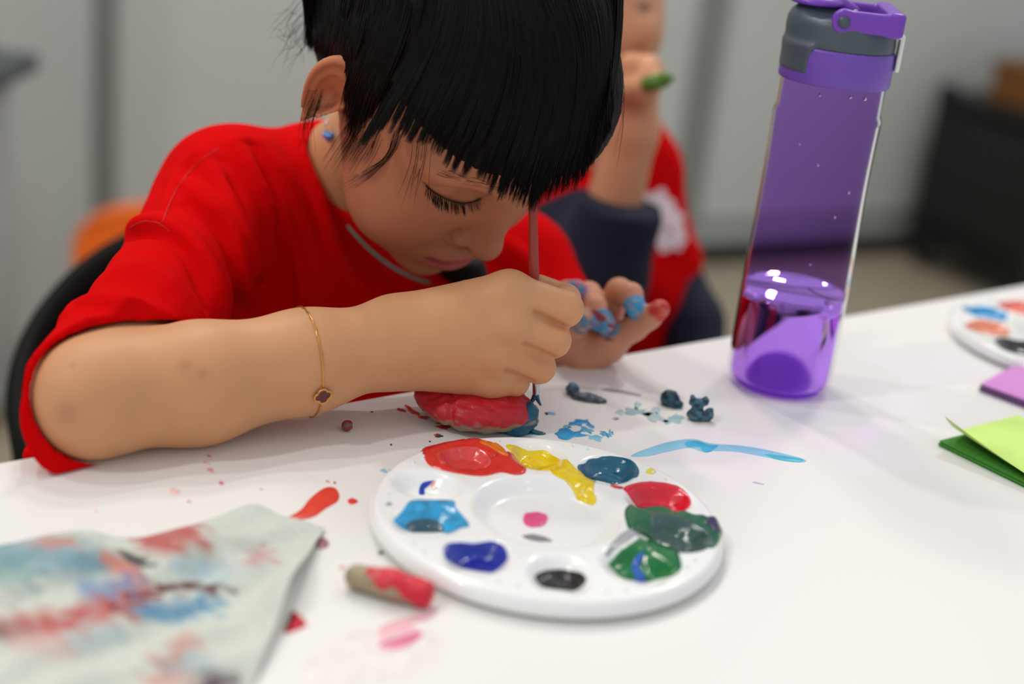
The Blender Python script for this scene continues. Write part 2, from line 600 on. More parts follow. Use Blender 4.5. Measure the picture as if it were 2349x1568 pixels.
# ================================================================== paper towel
def towel():
    nu, nv = 170, 130
    # corner points on the table (x,y): far-left, far-right corner, near-right, near-left
    A, B = onz(-330, 1275)[:2], onz(742, 1222)[:2]
    D, C = onz(-200, 1900)[:2], onz(560, 1620)[:2]
    u = np.linspace(0, 1, nu)[:, None, None]
    v = np.linspace(0, 1, nv)[None, :, None]
    far = A * (1 - u) + B * u
    far = far + np.array([0, .024]) * np.exp(-((u - .80) / .13) ** 2) + np.array([0, .010]) * np.exp(-((u - .42) / .12) ** 2)
    near = D * (1 - u) + C * u
    P = far * (1 - v) + near * v
    x, y = P[..., 0], P[..., 1]
    z = .004 + .0035 * np.sin(x * 95 + y * 30) * np.sin(y * 70 - x * 20 + 1) + .0022 * np.sin(x * 190 - y * 160)
    r = np.random.default_rng(3)
    for _ in range(26):
        cx, cy = r.uniform(-.25, -.05), r.uniform(.42, .62)
        a = r.uniform(-.7, .5)
        d = (x - cx) * math.sin(a) - (y - cy) * math.cos(a)
        l = (x - cx) * math.cos(a) + (y - cy) * math.sin(a)
        z += .0045 * r.uniform(-.4, 1) * np.exp(-(d / .007) ** 2 - (l / .05) ** 2)
    e = np.minimum(np.minimum(u[..., 0], 1 - u[..., 0]) * 5, np.minimum(v[..., 0], 1 - v[..., 0]) * 5)
    z = np.maximum(z, .0007) * (.45 + .55 * np.clip(e, 0, 1))
    z += .010 * np.exp(-((u[..., 0] - 1) / .06) ** 2) * (v[..., 0] > -1) * np.exp(-((v[..., 0] - .5) / .25) ** 2)
    top = np.stack([x, y, TZ + np.maximum(z, .0006)], -1)
    # stains
    base = np.array(s2l((208, 213, 203)))
    C3 = np.broadcast_to(base, top.shape).copy()
    pxy = proj(top)
    wob = 16 * np.sin(x * 400 + 3 * np.sin(y * 350)) + 11 * np.sin(y * 620 + x * 250)
    pat = .5 + .5 * np.sin(x * 900 + np.sin(y * 700) * 2) * np.sin(y * 1100 + np.sin(x * 800) * 2)

    def stain(line, w_, col, a=1., broken=.18):
        col = tuple(np.array(col) * .92)
        d = np.full(x.shape, 1e9)
        L = np.asarray(line, float)
        Q = pxy + np.stack([wob, wob * .4], -1)
        for i in range(len(L) - 1):
            s = L[i + 1] - L[i]
            t = np.clip(((Q - L[i]) @ s) / (s @ s), 0, 1)
            d = np.minimum(d, np.linalg.norm(Q - L[i] - t[..., None] * s, axis=-1))
        k = np.clip(1.25 - d / w_, 0, 1) * a * (1 - broken * pat)
        C3[:] = C3 * (1 - k[..., None]) + np.array(s2l(col)) * k[..., None]
    stain([(-60, 1270), (120, 1275), (210, 1290)], 52, (120, 168, 186), .9)
    stain([(-60, 1300), (60, 1320)], 44, (140, 178, 176), .7)
    stain([(320, 1200), (400, 1195), (440, 1230)], 42, (206, 86, 84), .95)
    stain([(340, 1240), (390, 1245)], 34, (204, 70, 70), .9)
    stain([(80, 1245), (160, 1240)], 18, (224, 150, 142), .8)
    stain([(260, 1290), (310, 1310)], 32, (226, 128, 112), .9)
    stain([(290, 1278), (322, 1286), (340, 1298)], 15, (46, 66, 76), 1, .1)
    stain([(190, 1350), (230, 1360), (310, 1330)], 26, (110, 140, 196), .8)
    stain([(40, 1440), (150, 1430), (240, 1400), (330, 1370)], 40, (208, 88, 84), .95)
    stain([(-40, 1445), (60, 1445)], 22, (150, 60, 60), .8)
    stain([(270, 1400), (330, 1365), (380, 1350)], 16, (120, 36, 40), .9)
    stain([(350, 1352), (430, 1346), (520, 1352)], 11, (104, 28, 44), 1, .1)
    stain([(330, 1400), (400, 1405), (480, 1385)], 28, (84, 156, 196), .95)
    stain([(420, 1300), (500, 1310)], 34, (184, 210, 220), .8)
    stain([(580, 1280), (610, 1270)], 26, (222, 150, 166), .8)
    stain([(380, 1520), (430, 1480)], 36, (224, 152, 140), .85)
    stain([(350, 1560), (420, 1550)], 30, (222, 150, 140), .8)
    stain([(470, 1568), (520, 1566)], 34, (96, 60, 84), 1, .1)
    stain([(400, 1530), (470, 1520)], 30, (170, 196, 204), .7)
    stain([(40, 1460), (140, 1490)], 40, (226, 190, 186), .7)
    stain([(190, 1470), (260, 1450)], 40, (186, 206, 210), .7)
    bot = top - np.array([0, 0, .0005])
    k = nu * nv
    idx = np.arange(k).reshape(nu, nv)
    q1 = np.stack([idx[:-1, :-1], idx[:-1, 1:], idx[1:, 1:], idx[1:, :-1]], -1).reshape(-1, 4)[:, ::-1]
    q2 = q1[:, ::-1] + k
    per = np.concatenate([idx[:, 0], idx[-1, 1:], idx[-2::-1, -1], idx[0, -2:0:-1]])
    nx = np.roll(per, -1)
    q3 = np.stack([per, nx, nx + k, per + k], -1)
    V = np.vstack([top.reshape(-1, 3), bot.reshape(-1, 3)])
    c = V.mean(0)
    c[2] = TZ
    me = fastmesh('paper_towel', V - c, np.vstack([q1, q2, q3]))
    setcol(me, np.vstack([C3.reshape(-1, 3)] * 2))
    o = link('paper_towel', me, mat('towel_paper', (0, 0, 0), .95, .05, 300, .35, 700, attr='col'))
    o.location = c
    tag(o, 'crumpled pale paper towel stained red and blue', 'paper towel')


towel()

# ================================================================== sticky note pads
def pad(name, c0, du, dv, th, col_side, col_top, label, curl=False):
    """c0 corner on the table, du/dv edge vectors"""
    du, dv = np.append(du, 0.), np.append(dv, 0.)
    root = empty(name, c0)
    tag(root, label, 'sticky notes', 'sticky note pads')
    n = 7
    for i in range(n):          # leaves of the block
        j = np.random.default_rng(i).uniform(-.0006, .0006, 2)
        z0, z1 = th * i / n, th * (i + .86) / n
        V = []
        for z in (z0, z1):
            for a, b in ((0, 0), (1, 0), (1, 1), (0, 1)):
                V.append(c0 + du * a + dv * b + np.array([j[0], j[1], z + .0001]))
        F = [(3, 2, 1, 0), (4, 5, 6, 7)] + [(k, (k + 1) % 4, 4 + (k + 1) % 4, 4 + k) for k in range(4)]
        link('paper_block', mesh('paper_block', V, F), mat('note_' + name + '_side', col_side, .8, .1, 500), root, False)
    u = np.linspace(0, 1, 24)[:, None, None]
    v = np.linspace(0, 1, 24)[None, :, None]
    P = c0 + du * u + dv * v
    z = th + .0004 + 0 * u[..., 0] * v[..., 0]
    if curl:
        q = np.clip(1 - (u[..., 0] * 1.0 + v[..., 0] * .22) / .26, 0, 1)
        z = z + .0016 + .012 * q ** 1.6 + .0016 * (1 - v[..., 0])
    P[..., 2] = c0[2] + z
    G = np.stack([P, P - np.array([0, 0, .00025])], 0)
    k = 24 * 24
    idx = np.arange(k).reshape(24, 24)
    q1 = np.stack([idx[:-1, :-1], idx[1:, :-1], idx[1:, 1:], idx[:-1, 1:]], -1).reshape(-1, 4)
    me = fastmesh('top_sheet', G.reshape(-1, 3), np.vstack([q1, q1[:, ::-1] + k]))
    link('top_sheet', me, mat('note_' + name + '_top', col_top, .75, .03, 60), root)
    return root


c0 = onz(2245, 897)
a1 = onz(2349, 838)[:2] - c0[:2]
b1 = onz(2349, 936)[:2] - c0[:2]
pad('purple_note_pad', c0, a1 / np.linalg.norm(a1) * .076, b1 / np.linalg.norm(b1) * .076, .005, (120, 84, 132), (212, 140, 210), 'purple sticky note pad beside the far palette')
c0 = onz(2152, 1022)
a1 = onz(2345, 968)[:2] - onz(2185, 1010)[:2]
b1 = onz(2349, 1118)[:2] - c0[:2]
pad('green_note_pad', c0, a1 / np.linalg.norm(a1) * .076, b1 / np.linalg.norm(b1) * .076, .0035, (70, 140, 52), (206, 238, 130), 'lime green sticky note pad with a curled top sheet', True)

# ================================================================== clay pieces
def lump(name, f, lo, hi, vox, colf, material, label, cat, group=None, parent=None):
    me, V = sdf_mesh(name, f, lo, hi, vox, 8)
    if colf is not None:
        setcol(me, colf(V))
    if parent is None:
        c = V.mean(0)
        c[2] = V[:, 2].min()
        me.transform(Matrix.Translation([-float(x) for x in c]))
        o = link(name, me, material)
        o.location = [float(x) for x in c]
        tag(o, label, cat, group)
    else:
        o = link(name, me, material, parent)
        if label: o['label'] = label
    return o


claymat = mat('painted_clay', (0, 0, 0), .42, .1, 260, .3, 400, attr='col')
CLAY = np.array(s2l((150, 132, 106)))
nz = lambda V, s, k=0.: np.sin(V[:, 0] * s + 2 * np.sin(V[:, 1] * s * .8 + k)) * np.sin(V[:, 1] * s * 1.1 + 2 * np.sin(V[:, 2] * s * 1.3 + k))
# big red painted clay piece under the hand
c = onz(1100, 940, .010)


def f_red(P):
    q = P - c
    d = ell(q, (-.002, .004, .001), (.032, .025, .0125))
    d = smin(d, ell(q, (-.026, .008, .004), (.012, .013, .010)), .004)
    d = np.maximum(d, TZ + .0003 - P[:, 2])
    return d + .0007 * nz(P, 420.) + .0015 * np.exp(-((q[:, 0] + .0165 + .1 * q[:, 1]) / .0016) ** 2)


def c_red(V):
    t = np.clip((V[:, 2] - TZ - .0075 + .0028 * nz(V, 500, 1.)) / .0015, 0, 1)[:, None]
    return CLAY * .8 * (1 - t) + np.array(s2l((186, 26, 40))) * t


lump('clay_model', f_red, c - .05, c + .05, .0012, c_red, claymat, 'red painted clay model on the table under the painting hand', 'clay model')
# teal puddle and the teal clay lump the brush is painting
smear('paint_puddle', [(1128, 985), (1150, 972), (1130, 964), (1160, 962), (1195, 972), (1225, 985), (1252, 994), (1240, 998), (1215, 996), (1190, 1000), (1165, 994), (1140, 993)], (8, 84, 106), 'teal paint puddle around the small teal clay lump', .0007, .2)
c2 = onz(1196, 962, .008)


def f_teal(P):
    q = P - c2
    d = ell(q, (-.004, 0, -.001), (.008, .008, .008))
    d = smin(d, ell(q, (.004, .002, .001), (.0055, .006, .0085)), .002)
    d = smin(d, ell(q, (-.002, -.003, -.004), (.007, .005, .0055)), .0015)
    d = smin(d, ell(q, (-.018, .003, -.006), (.014, .008, .0022)), .003)
    d = np.maximum(d, TZ + .0003 - P[:, 2])
    return d + .0007 * nz(P, 700.)


def c_teal(V):
    t = np.clip(.5 + (nz(V, 600, 2.) + .55 - 120 * (V[:, 0] - c2[0] - .006)) * 2, 0, 1)[:, None]
    return CLAY * (1 - t) + np.array(s2l((6, 84, 112))) * t


lump('clay_lump', f_teal, c2 - .035, c2 + .02, .0008, c_teal, claymat, 'wet teal painted clay lump at the tip of the brush', 'clay lump')


def crumb(px, py, parts, cols, label, seed=0, name='clay_crumb'):
    b = onz(px, py, .0)

    def f(P):
        q = P - b
        d = None
        for (cc, rr) in parts:
            e = ell(q, cc, rr)
            d = e if d is None else smin(d, e, .0015)
        return np.maximum(d, TZ + .0002 - P[:, 2]) + .0004 * nz(P, 900., seed)

    def col(V):
        t = np.clip(.5 + nz(V, 800., seed) * 2, 0, 1)[:, None]
        return np.array(s2l(cols[0])) * (1 - t) + np.array(s2l(cols[1])) * t
    return lump(name, f, b - .018, b + .02, .0007, col, claymat, label, 'clay crumb')


crumb(1312, 903, [((0, 0, .003), (.0042, .004, .0042))], [(46, 62, 74), (84, 120, 150)], 'round dark blue clay crumb beside a flattened one', 1)
crumb(1350, 916, [((-.002, 0, .0015), (.009, .0045, .0024)), ((.004, -.002, .001), (.007, .003, .0018))], [(58, 70, 78), (84, 96, 104)], 'flattened grey blue clay crumb beside a round one', 2)
crumb(1534, 928, [((0, 0, .004), (.0058, .005, .0055)), ((.003, -.003, .002), (.0055, .003, .003))], [(14, 36, 46), (40, 84, 104)], 'dark teal pointed clay crumb standing alone', 3)
crumb(1600, 962, [((-.001, 0, .003), (.006, .005, .004)), ((.006, -.001, .0045), (.003, .003, .0045)), ((-.001, .002, .010), (.0055, .002, .0028)), ((-.0045, .002, .0115), (.0018, .002, .003)), ((.0035, .002, .0118), (.0018, .002, .0028)), ((-.001, .002, .007), (.003, .002, .004))],
      [(28, 62, 82), (70, 108, 124)], 'teal clay crumb with an upright notched piece', 4)
crumb(795, 988, [((0, 0, .0032), (.0031, .0031, .0031))], [(150, 40, 40), (96, 96, 84)], 'tiny red and grey clay ball beside the forearm', 5, 'clay_ball')
# clay roll
r0, r1 = onz(818, 1322, .0062), onz(975, 1362, .0062)


def f_roll(P):
    d = chain(P, [r0, r0 * .5 + r1 * .5 + np.array([0, 0, .0008]), r1], [.0054, .0064, .0060], .002)
    ax = (r1 - r0) / np.linalg.norm(r1 - r0)
    d = smax(d, (P - r1) @ ax - .0035, .002)
    return np.maximum(d, TZ + .0002 - P[:, 2]) + .0003 * nz(P, 600., 3)


def c_roll(V):
    ax = (r1 - r0) / np.linalg.norm(r1 - r0)
    s = (V - r0) @ ax / np.linalg.norm(r1 - r0)
    t = np.clip((nz(V, 420., 3.3) * .55 + (V[:, 2] - TZ - .006) * 150 + (s - .35) * 1.6 - .25) * 3, 0, 1) * (s > .16)
    t = np.maximum(t, np.clip((s - .84) * 12, 0, 1))[:, None]
    return np.array(s2l((164, 148, 120))) * (1 - t) + np.array(s2l((214, 34, 56))) * t


lump('clay_roll', f_roll, np.minimum(r0, r1) - .012, np.maximum(r0, r1) + .012, .0009, c_roll, claymat, 'short tan clay roll with red painted end', 'clay roll')

# ================================================================== background furniture
orange = mat('orange_plastic', (226, 104, 12), .45, .04)
darkmetal = mat('black_metal', (28, 27, 27), .4)


def plastic_chair(loc, rz, colm, label, hb=.62):
    root = empty('stacking_chair', loc, rz)
    tag(root, label, 'chair')
    W2 = .19
    u = np.linspace(-1, 1, 25)[:, None]
    v = np.linspace(0, 1, 14)[None, :]
    rr = np.clip(1 - np.maximum(0, v - .82) ** 2 * 4, 0, 1)
    X = W2 * u * rr + 0 * v
    Z = hb - .24 + .24 * v - .02 * np.abs(u) ** 6 * v + 0 * u
    Y = -.17 - .06 * v + .05 * u ** 2 + 0 * v
    top = np.stack([X, Y, Z], -1)
    def shell(name, T, off):
        k = T.shape[0] * T.shape[1]
        idx = np.arange(k).reshape(T.shape[:2])
        q1 = np.stack([idx[:-1, :-1], idx[1:, :-1], idx[1:, 1:], idx[:-1, 1:]], -1).reshape(-1, 4)
        per = np.concatenate([idx[:, 0], idx[-1, 1:], idx[-2::-1, -1], idx[0, -2:0:-1]])
        nx = np.roll(per, -1)
        me = fastmesh(name, np.vstack([T.reshape(-1, 3), T.reshape(-1, 3) + off]), np.vstack([q1, q1[:, ::-1] + k, np.stack([per, per + k, nx + k, nx], -1)]))
        o = link(name, me, colm)
        o.parent = root
        return o
    shell('backrest', top, np.array([0, -.012, 0]))
    uu = np.linspace(-1, 1, 21)[:, None]
    vv = np.linspace(-1, 1, 21)[None, :]
    seat = np.stack([W2 * uu + 0 * vv, .19 * vv + 0 * uu, hb - .27 - .02 * (1 - uu ** 2) * (1 - vv ** 2)], -1)
    shell('seat', seat, np.array([0, 0, -.012]))
    for sx in (-1, 1):
        for sy in (-1, 1):
            P = np.array([[sx * .15, sy * .14, hb - .28], [sx * .18, sy * .18, .004]])
            l = link('leg', tube_mesh('leg', P, .011, 10), darkmetal)
            l.parent = root
    return root


oc = at(455, 580, 2.05)
plastic_chair((oc[0], oc[1], 0), math.radians(196), orange, 'orange plastic stacking chair against the grey wall', oc[2] + .012)

# grey pedestal at the left of the wall
gp = at(-120, 300, 1.95)
ped = empty('pedestal_bin', (gp[0], gp[1], 0), .0)
tag(ped, 'light grey pedestal bin with an overhanging dark lid', 'bin')
ptop = at(20, 205, 1.95)[2]
xr = at(38, 300, 1.95)[0] - .105
pw = .34
box('body', (xr - pw / 2, gp[1] + .12, ptop / 2 - .01), (pw, .30, ptop - .06), mat('bin_grey', (176, 182, 184), .4), ped, 0, .012)
box('lid', (xr - pw / 2 + .012, gp[1] + .12, ptop - .016), (pw + .05, .34, .03), mat('bin_lid_grey', (70, 76, 80), .45), ped, 0, .008)
box('collar', (xr - pw / 2, gp[1] + .12, ptop - .045), (pw - .02, .29, .03), mat('bin_collar_grey', (112, 120, 124), .45), ped, 0, .006)

# dark open trolley by the wall on the right
tc_ = onwall(2420, 500, .30)
tro = empty('storage_trolley', (tc_[0], tc_[1], 0), WR)
tag(tro, 'black open storage trolley standing against the far wall', 'trolley')
blk = mat('trolley_black', (20, 19, 18), .5)
TW, TD, TH = .62, .42, 1.02


def tl(x, y, z):
    return np.array([tc_[0], tc_[1], 0]) + WD * x - WN * y + np.array([0, 0, z])


for i, z in enumerate((.10, .28, .46)):
    box('shelf', tl(0, 0, z), (TW, TD, .03), blk, tro, WR, .004)
for sx in (-1, 1):
    for sy in (-1, 1):
        box('upright', tl(sx * (TW / 2 - .02), sy * (TD / 2 - .02), .285), (.035, .035, .42), blk, tro, WR, .003)
        w_ = link('wheel', tube_mesh('wheel', np.array([[-.014, 0, 0], [.014, 0, 0]]), .04, 18), blk)
        w_.location = tl(sx * (TW / 2 - .03), sy * (TD / 2 - .04), .043)
        w_.parent = tro
        w_.matrix_parent_inverse = tro.matrix_world.inverted()
box('back_panel', tl(0, TD / 2 - .01, .28), (TW - .05, .012, .36), blk, tro, WR)
box('back_panel', tl(0, -TD / 2 + .01, .15), (TW - .05, .012, .06), blk, tro, WR)
box('side_panel', tl(-TW / 2 + .012, 0, .28), (.012, TD - .05, .30), blk, tro, WR)


def carton(x, y, z, s, col, label):
    root = empty('storage_box', tl(x, y, z), WR)
    tag(root, label, 'box')
    mm = mat('carton_%d_%d_%d' % col, col, .7, .08)
    box('body', tl(x, y, z + s[2] / 2 + .001), s, mm, root, WR, .004)
    box('lid', tl(x, y, z + s[2] + .012), (s[0] + .012, s[1] + .012, .022), mm, root, WR, .003)


carton(-.12, -.02, .295, (.26, .26, .10), (108, 64, 26), 'brown lidded storage box on the middle trolley shelf')
carton(-.10, .0, .115, (.30, .26, .10), (96, 56, 24), 'brown lidded storage box on the lowest trolley shelf')
carton(-.10, -.02, .475, (.28, .24, .08), (112, 70, 26), 'brown lidded storage box on top of the trolley')
carton(.17, -.02, .475, (.2, .24, .12), (30, 28, 28), 'black lidded storage box on top of the trolley')
wb = tl(.16, -.12, .2965)


def f_bag(P):
    q = P - wb
    return smin(ell(q, (0, 0, .05), (.085, .07, .05)), ell(q, (.02, 0, .085), (.05, .04, .025)), .03) + .004 * nz(P, 60.)


lump('white_bag', f_bag, wb - .14, wb + .2, .008, None, mat('bag_white', (214, 216, 222), .6), 'white cloth bag on the middle trolley shelf', 'bag')
# ================================================================== palettes
PR = .0858


def pal_wells():
    W_ = []
    for i in range(10):
        a = math.radians(-84 + 36 * i)
        W_.append((.0612 * math.cos(a), .0612 * math.sin(a), .0172))
    return W_


WELLS = pal_wells()


def pal_z(x, y):
    """height of the palette's upper face above the table"""
    r = np.hypot(x, y)
    z = np.full(np.shape(r), .0105)
    for wx, wy, wr in WELLS:
        # wells are drawn out a little towards the rim
        a = math.atan2(wy, wx)
        dx, dy = x - wx, y - wy
        rad = (dx * math.cos(a) + dy * math.sin(a)) / (wr * 1.12)
        tan = (-dx * math.sin(a) + dy * math.cos(a)) / (wr * .94)
        t = np.clip((1 - np.hypot(rad, tan)) / .62, 0, 1)
        z = z - .0078 * (t * t * (3 - 2 * t))
    t = np.clip((.0385 - r) / .012, 0, 1)
    z = z - .0072 * (t * t * (3 - 2 * t))
    t = np.clip((r - (PR - .0045)) / .0045, 0, 1)
    return z - .0042 * t ** 2.2


def pal_mesh():
    rs = np.concatenate([np.linspace(0, PR - .005, 74), np.linspace(PR - .0045, PR, 9)])
    n = 220
    th = np.linspace(0, 2 * np.pi, n, endpoint=False)
    X, Y = rs[:, None] * np.cos(th), rs[:, None] * np.sin(th)
    top = np.stack([X, Y, pal_z(X, Y)], -1)
    bot_r = [PR + .0002, PR - .0006, PR - .0022, PR - .006, PR - .012, .040, .0]
    bot_z = [.0050, .0028, .0016, .0014, .0012, .0004, .0004]
    bot = np.stack([np.stack([r * np.cos(th), r * np.sin(th), np.full(n, z)], -1) for r, z in zip(bot_r, bot_z)])
    return grid_mesh('palette_tray', np.concatenate([top, bot]), False, True)


PM = pal_mesh()
palmat = mat('palette_plastic', (246, 247, 246), .22, .01, 5, coat=.3)


def palette(c, label, rz=0.):
    root = empty('paint_palette', c, rz)
    tag(root, label, 'palette', 'round paint palettes')
    t = link('tray', PM, None, None)
    if not PM.materials:
        PM.materials.append(palmat)
    t.parent = root
    for i in range(10):         # little moulded pips along the rim
        for d in (-3.2, 3.2):
            a = math.radians(-84 + 36 * i + 18 + d)
            r = .0772
            me = lathe_mesh('pip', [(.0008, 0), (.0008, .0012), (.0005, .0018), (0, .0019)], 8)
            p = link('pip', me, palmat)
            p.parent = root
            p.location = (r * math.cos(a), r * math.sin(a), .0100)
    return root


def patch(root, outline, col, label, th=.0006, level=None, rough=.16, name='paint_blob', local=False, colvar=.1, holes=None):
    """paint lying on the palette; outline in photo pixels"""
    base = np.array(root.location)
    O = np.asarray(outline, float)
    if not local:
        d = ray(O[:, 0], O[:, 1])
        zz = np.linspace(.0135, .0, 110)
        t = (zz[None] + base[2] - CAMP[2]) / d[:, 2:3]
        X = d[:, :1] * t - base[0]
        Y = d[:, 1:2] * t - base[1]
        S_ = pal_z(X, Y) + th
        if level is not None:
            S_ = np.maximum(S_, level)
        hit = np.argmax(zz[None] <= S_, axis=1)     # first meeting with the moulded surface
        ii = np.arange(len(O))
        p = np.stack([X[ii, hit], Y[ii, hit]], 1)
    else:
        p = O
    p = cspline(p, 6)
    c = p.mean(0)
    S = np.array([0, .15, .3, .45, .6, .72, .82, .9, .955, .985, 1.0])
    G = c + S[:, None, None] * (p - c)[None]
    zs = pal_z(G[..., 0], G[..., 1])
    prof = np.array([1, 1, 1, 1, 1, 1, .97, .9, .75, .5, -.2])[:, None]
    z = zs + th * prof
    if level is not None:
        z = np.maximum(z, np.where(prof > 0, level, 0))
    z = z + .00012 * np.sin(G[..., 0] * 900 + 2 * np.sin(G[..., 1] * 700)) * (prof > .6)
    P = np.stack([G[..., 0], G[..., 1], z], -1)
    me = grid_mesh(name, P, False, True)
    if len(me.polygons):        # make the film face upwards
        nn = sum(pl.normal.z for pl in me.polygons[:])
        if nn < 0:
            me.flip_normals()
    o = link(name, me, mat('wet_paint_%d_%d_%d' % col, col, rough, colvar, 160, .12, 500, coat=.4))
    o.parent = root
    if label: o['label'] = label
    return o


PC = np.array([.0262, .6165, TZ + .0002])
pal = palette(PC, 'round white paint palette loaded with many wet colours')
patch(pal, [(966, 1030), (1000, 1016), (1050, 1008), (1105, 1005), (1140, 1016), (1165, 1040), (1195, 1058), (1208, 1076), (1185, 1086), (1150, 1080), (1110, 1088), (1060, 1084), (1005, 1072), (978, 1056)], (222, 44, 40), 'orange red paint', .0010, .0045)
patch(pal, [(1000, 1034), (1040, 1022), (1090, 1020), (1120, 1036), (1128, 1058), (1100, 1072), (1055, 1072), (1015, 1060)], (226, 66, 62), 'lighter coral paint', .0019, .0056)
patch(pal, [(1105, 1005), (1118, 1012), (1140, 1014), (1160, 1030), (1166, 1042), (1146, 1036), (1122, 1022), (1100, 1012)], (232, 120, 20), 'orange streak where red meets yellow', .0018)
patch(pal, [(1160, 1019), (1178, 1018), (1200, 1026), (1245, 1030), (1270, 1042), (1286, 1052), (1262, 1066), (1230, 1070), (1200, 1062), (1180, 1044)], (238, 206, 0), 'yellow paint', .0011, .0050)
patch(pal, [(1240, 1068), (1290, 1052), (1316, 1066), (1340, 1092), (1368, 1100), (1352, 1112), (1330, 1118), (1300, 1100), (1268, 1082)], (238, 206, 0), 'yellow paint', .0009)
patch(pal, [(1292, 1092), (1330, 1100), (1340, 1110), (1332, 1126), (1334, 1136), (1326, 1142), (1312, 1118)], (236, 204, 0), 'yellow paint', .0008)
patch(pal, [(1342, 1104), (1366, 1100), (1362, 1116), (1368, 1142), (1362, 1156), (1340, 1150), (1322, 1142), (1328, 1132), (1346, 1134), (1352, 1120)], (236, 204, 0), 'yellow paint', .0008)
patch(pal, [(1330, 1076), (1326, 1064), (1340, 1060), (1352, 1050), (1372, 1048), (1384, 1044), (1410, 1044), (1448, 1052), (1466, 1072), (1462, 1090), (1440, 1100), (1400, 1102), (1360, 1094)], (0, 92, 122), 'teal paint', .0010, .0044)
patch(pal, [(1430, 1116), (1462, 1104), (1500, 1102), (1550, 1110), (1580, 1132), (1586, 1152), (1572, 1166), (1540, 1168), (1490, 1162), (1450, 1144)], (220, 12, 46), 'crimson paint', .0010, .0048)
patch(pal, [(1400, 1110), (1415, 1112), (1430, 1116), (1424, 1119), (1408, 1116)], (216, 20, 50), 'crimson paint', .0006)
patch(pal, [(1437, 1158), (1480, 1162), (1530, 1162), (1580, 1172), (1620, 1180), (1650, 1206), (1656, 1228), (1636, 1252), (1590, 1260), (1540, 1252), (1490, 1232), (1450, 1212), (1436, 1192)], (8, 98, 60), 'dark green paint', .0012, .0058)
patch(pal, [(1500, 1170), (1560, 1180), (1600, 1200), (1640, 1230), (1600, 1256), (1540, 1252), (1496, 1234), (1490, 1200)], (52, 84, 82), 'grey green paint', .0022, .0064, .12)
patch(pal, [(1618, 1184), (1642, 1184), (1656, 1206), (1658, 1222), (1640, 1214), (1622, 1198)], (56, 60, 84), 'dark slate paint', .0020)
patch(pal, [(1396, 1288), (1420, 1262), (1450, 1242), (1500, 1232), (1540, 1250), (1562, 1278), (1564, 1300), (1540, 1318), (1500, 1326), (1440, 1318), (1410, 1304)], (0, 112, 52), 'bright green paint', .0010, .0052)
patch(pal, [(1480, 1258), (1470, 1272), (1464, 1290), (1466, 1308), (1480, 1320), (1458, 1316), (1450, 1298), (1456, 1276)], (30, 90, 190), 'blue crescent in the green paint', .0026, .0062)
patch(pal, [(1390, 1262), (1420, 1226), (1450, 1210), (1470, 1222), (1440, 1240), (1408, 1262), (1392, 1276)], (168, 172, 176), 'thin grey wash', .0004)
patch(pal, [(1226, 1318), (1250, 1306), (1290, 1303), (1330, 1310), (1346, 1324), (1336, 1342), (1300, 1348), (1255, 1342)], (30, 26, 26), 'black paint', .0008, .0042)
patch(pal, [(1020, 1248), (1050, 1240), (1090, 1244), (1130, 1238), (1158, 1250), (1166, 1276), (1150, 1296), (1100, 1302), (1050, 1294), (1022, 1276)], (6, 40, 158), 'ultramarine blue paint', .0010, .0046)
patch(pal, [(902, 1190), (925, 1165), (942, 1146), (985, 1144), (1040, 1146), (1046, 1162), (1066, 1184), (1078, 1204), (1054, 1210), (1010, 1212), (960, 1214), (918, 1206)], (42, 156, 208), 'light blue paint', .0006, .0030, colvar=.3)
patch(pal, [(930, 1204), (945, 1192), (975, 1188), (1005, 1192), (1018, 1210), (1000, 1216), (955, 1216)], (54, 86, 100), 'grey blue paint', .0012, .0036)
patch(pal, [(996, 1100), (980, 1106), (972, 1118), (974, 1132), (962, 1132), (962, 1118), (972, 1104)], (16, 56, 178), 'dark blue crescent streak', .0005)
patch(pal, [(1000, 1104), (990, 1108), (994, 1114), (1004, 1116), (996, 1120), (986, 1112), (990, 1104)], (240, 170, 170), 'pale pink streak', .0004)
patch(pal, [(1200, 1186), (1206, 1175), (1230, 1172), (1252, 1176), (1257, 1186), (1246, 1202), (1218, 1205), (1204, 1198)], (232, 84, 142), 'pink paint dab', .0010)
patch(pal, [(1198, 1228), (1220, 1224), (1250, 1230), (1268, 1240), (1240, 1241), (1212, 1236)], (140, 140, 146), 'grey paint streak', .0004)
patch(pal, [(1482, 1080), (1492, 1072), (1504, 1078), (1498, 1085), (1486, 1084)], (238, 222, 60), 'yellow paint speck', .0006)
patch(pal, [(872, 1078), (884, 1074), (898, 1078), (884, 1082)], (150, 200, 226), 'light blue paint speck', .0004)
patch(pal, [(884, 1154), (892, 1150), (900, 1154), (892, 1158)], (150, 160, 164), 'grey paint speck', .0004)

PC2 = np.array([.402, .985, TZ + .0002])
pal2 = palette(PC2, 'second white paint palette behind the note pads', math.radians(15))


def lp(well, s=.85, sx=1., sy=1., dx=0., dy=0., seed=0):
    wx, wy, wr = WELLS[well]
    r = np.random.default_rng(seed)
    th = np.linspace(0, 2 * np.pi, 10, endpoint=False)
    k = wr * s * (1 + r.uniform(-.15, .15, 10))
    return np.c_[wx + dx + k * sx * np.cos(th), wy + dy + k * sy * np.sin(th)]


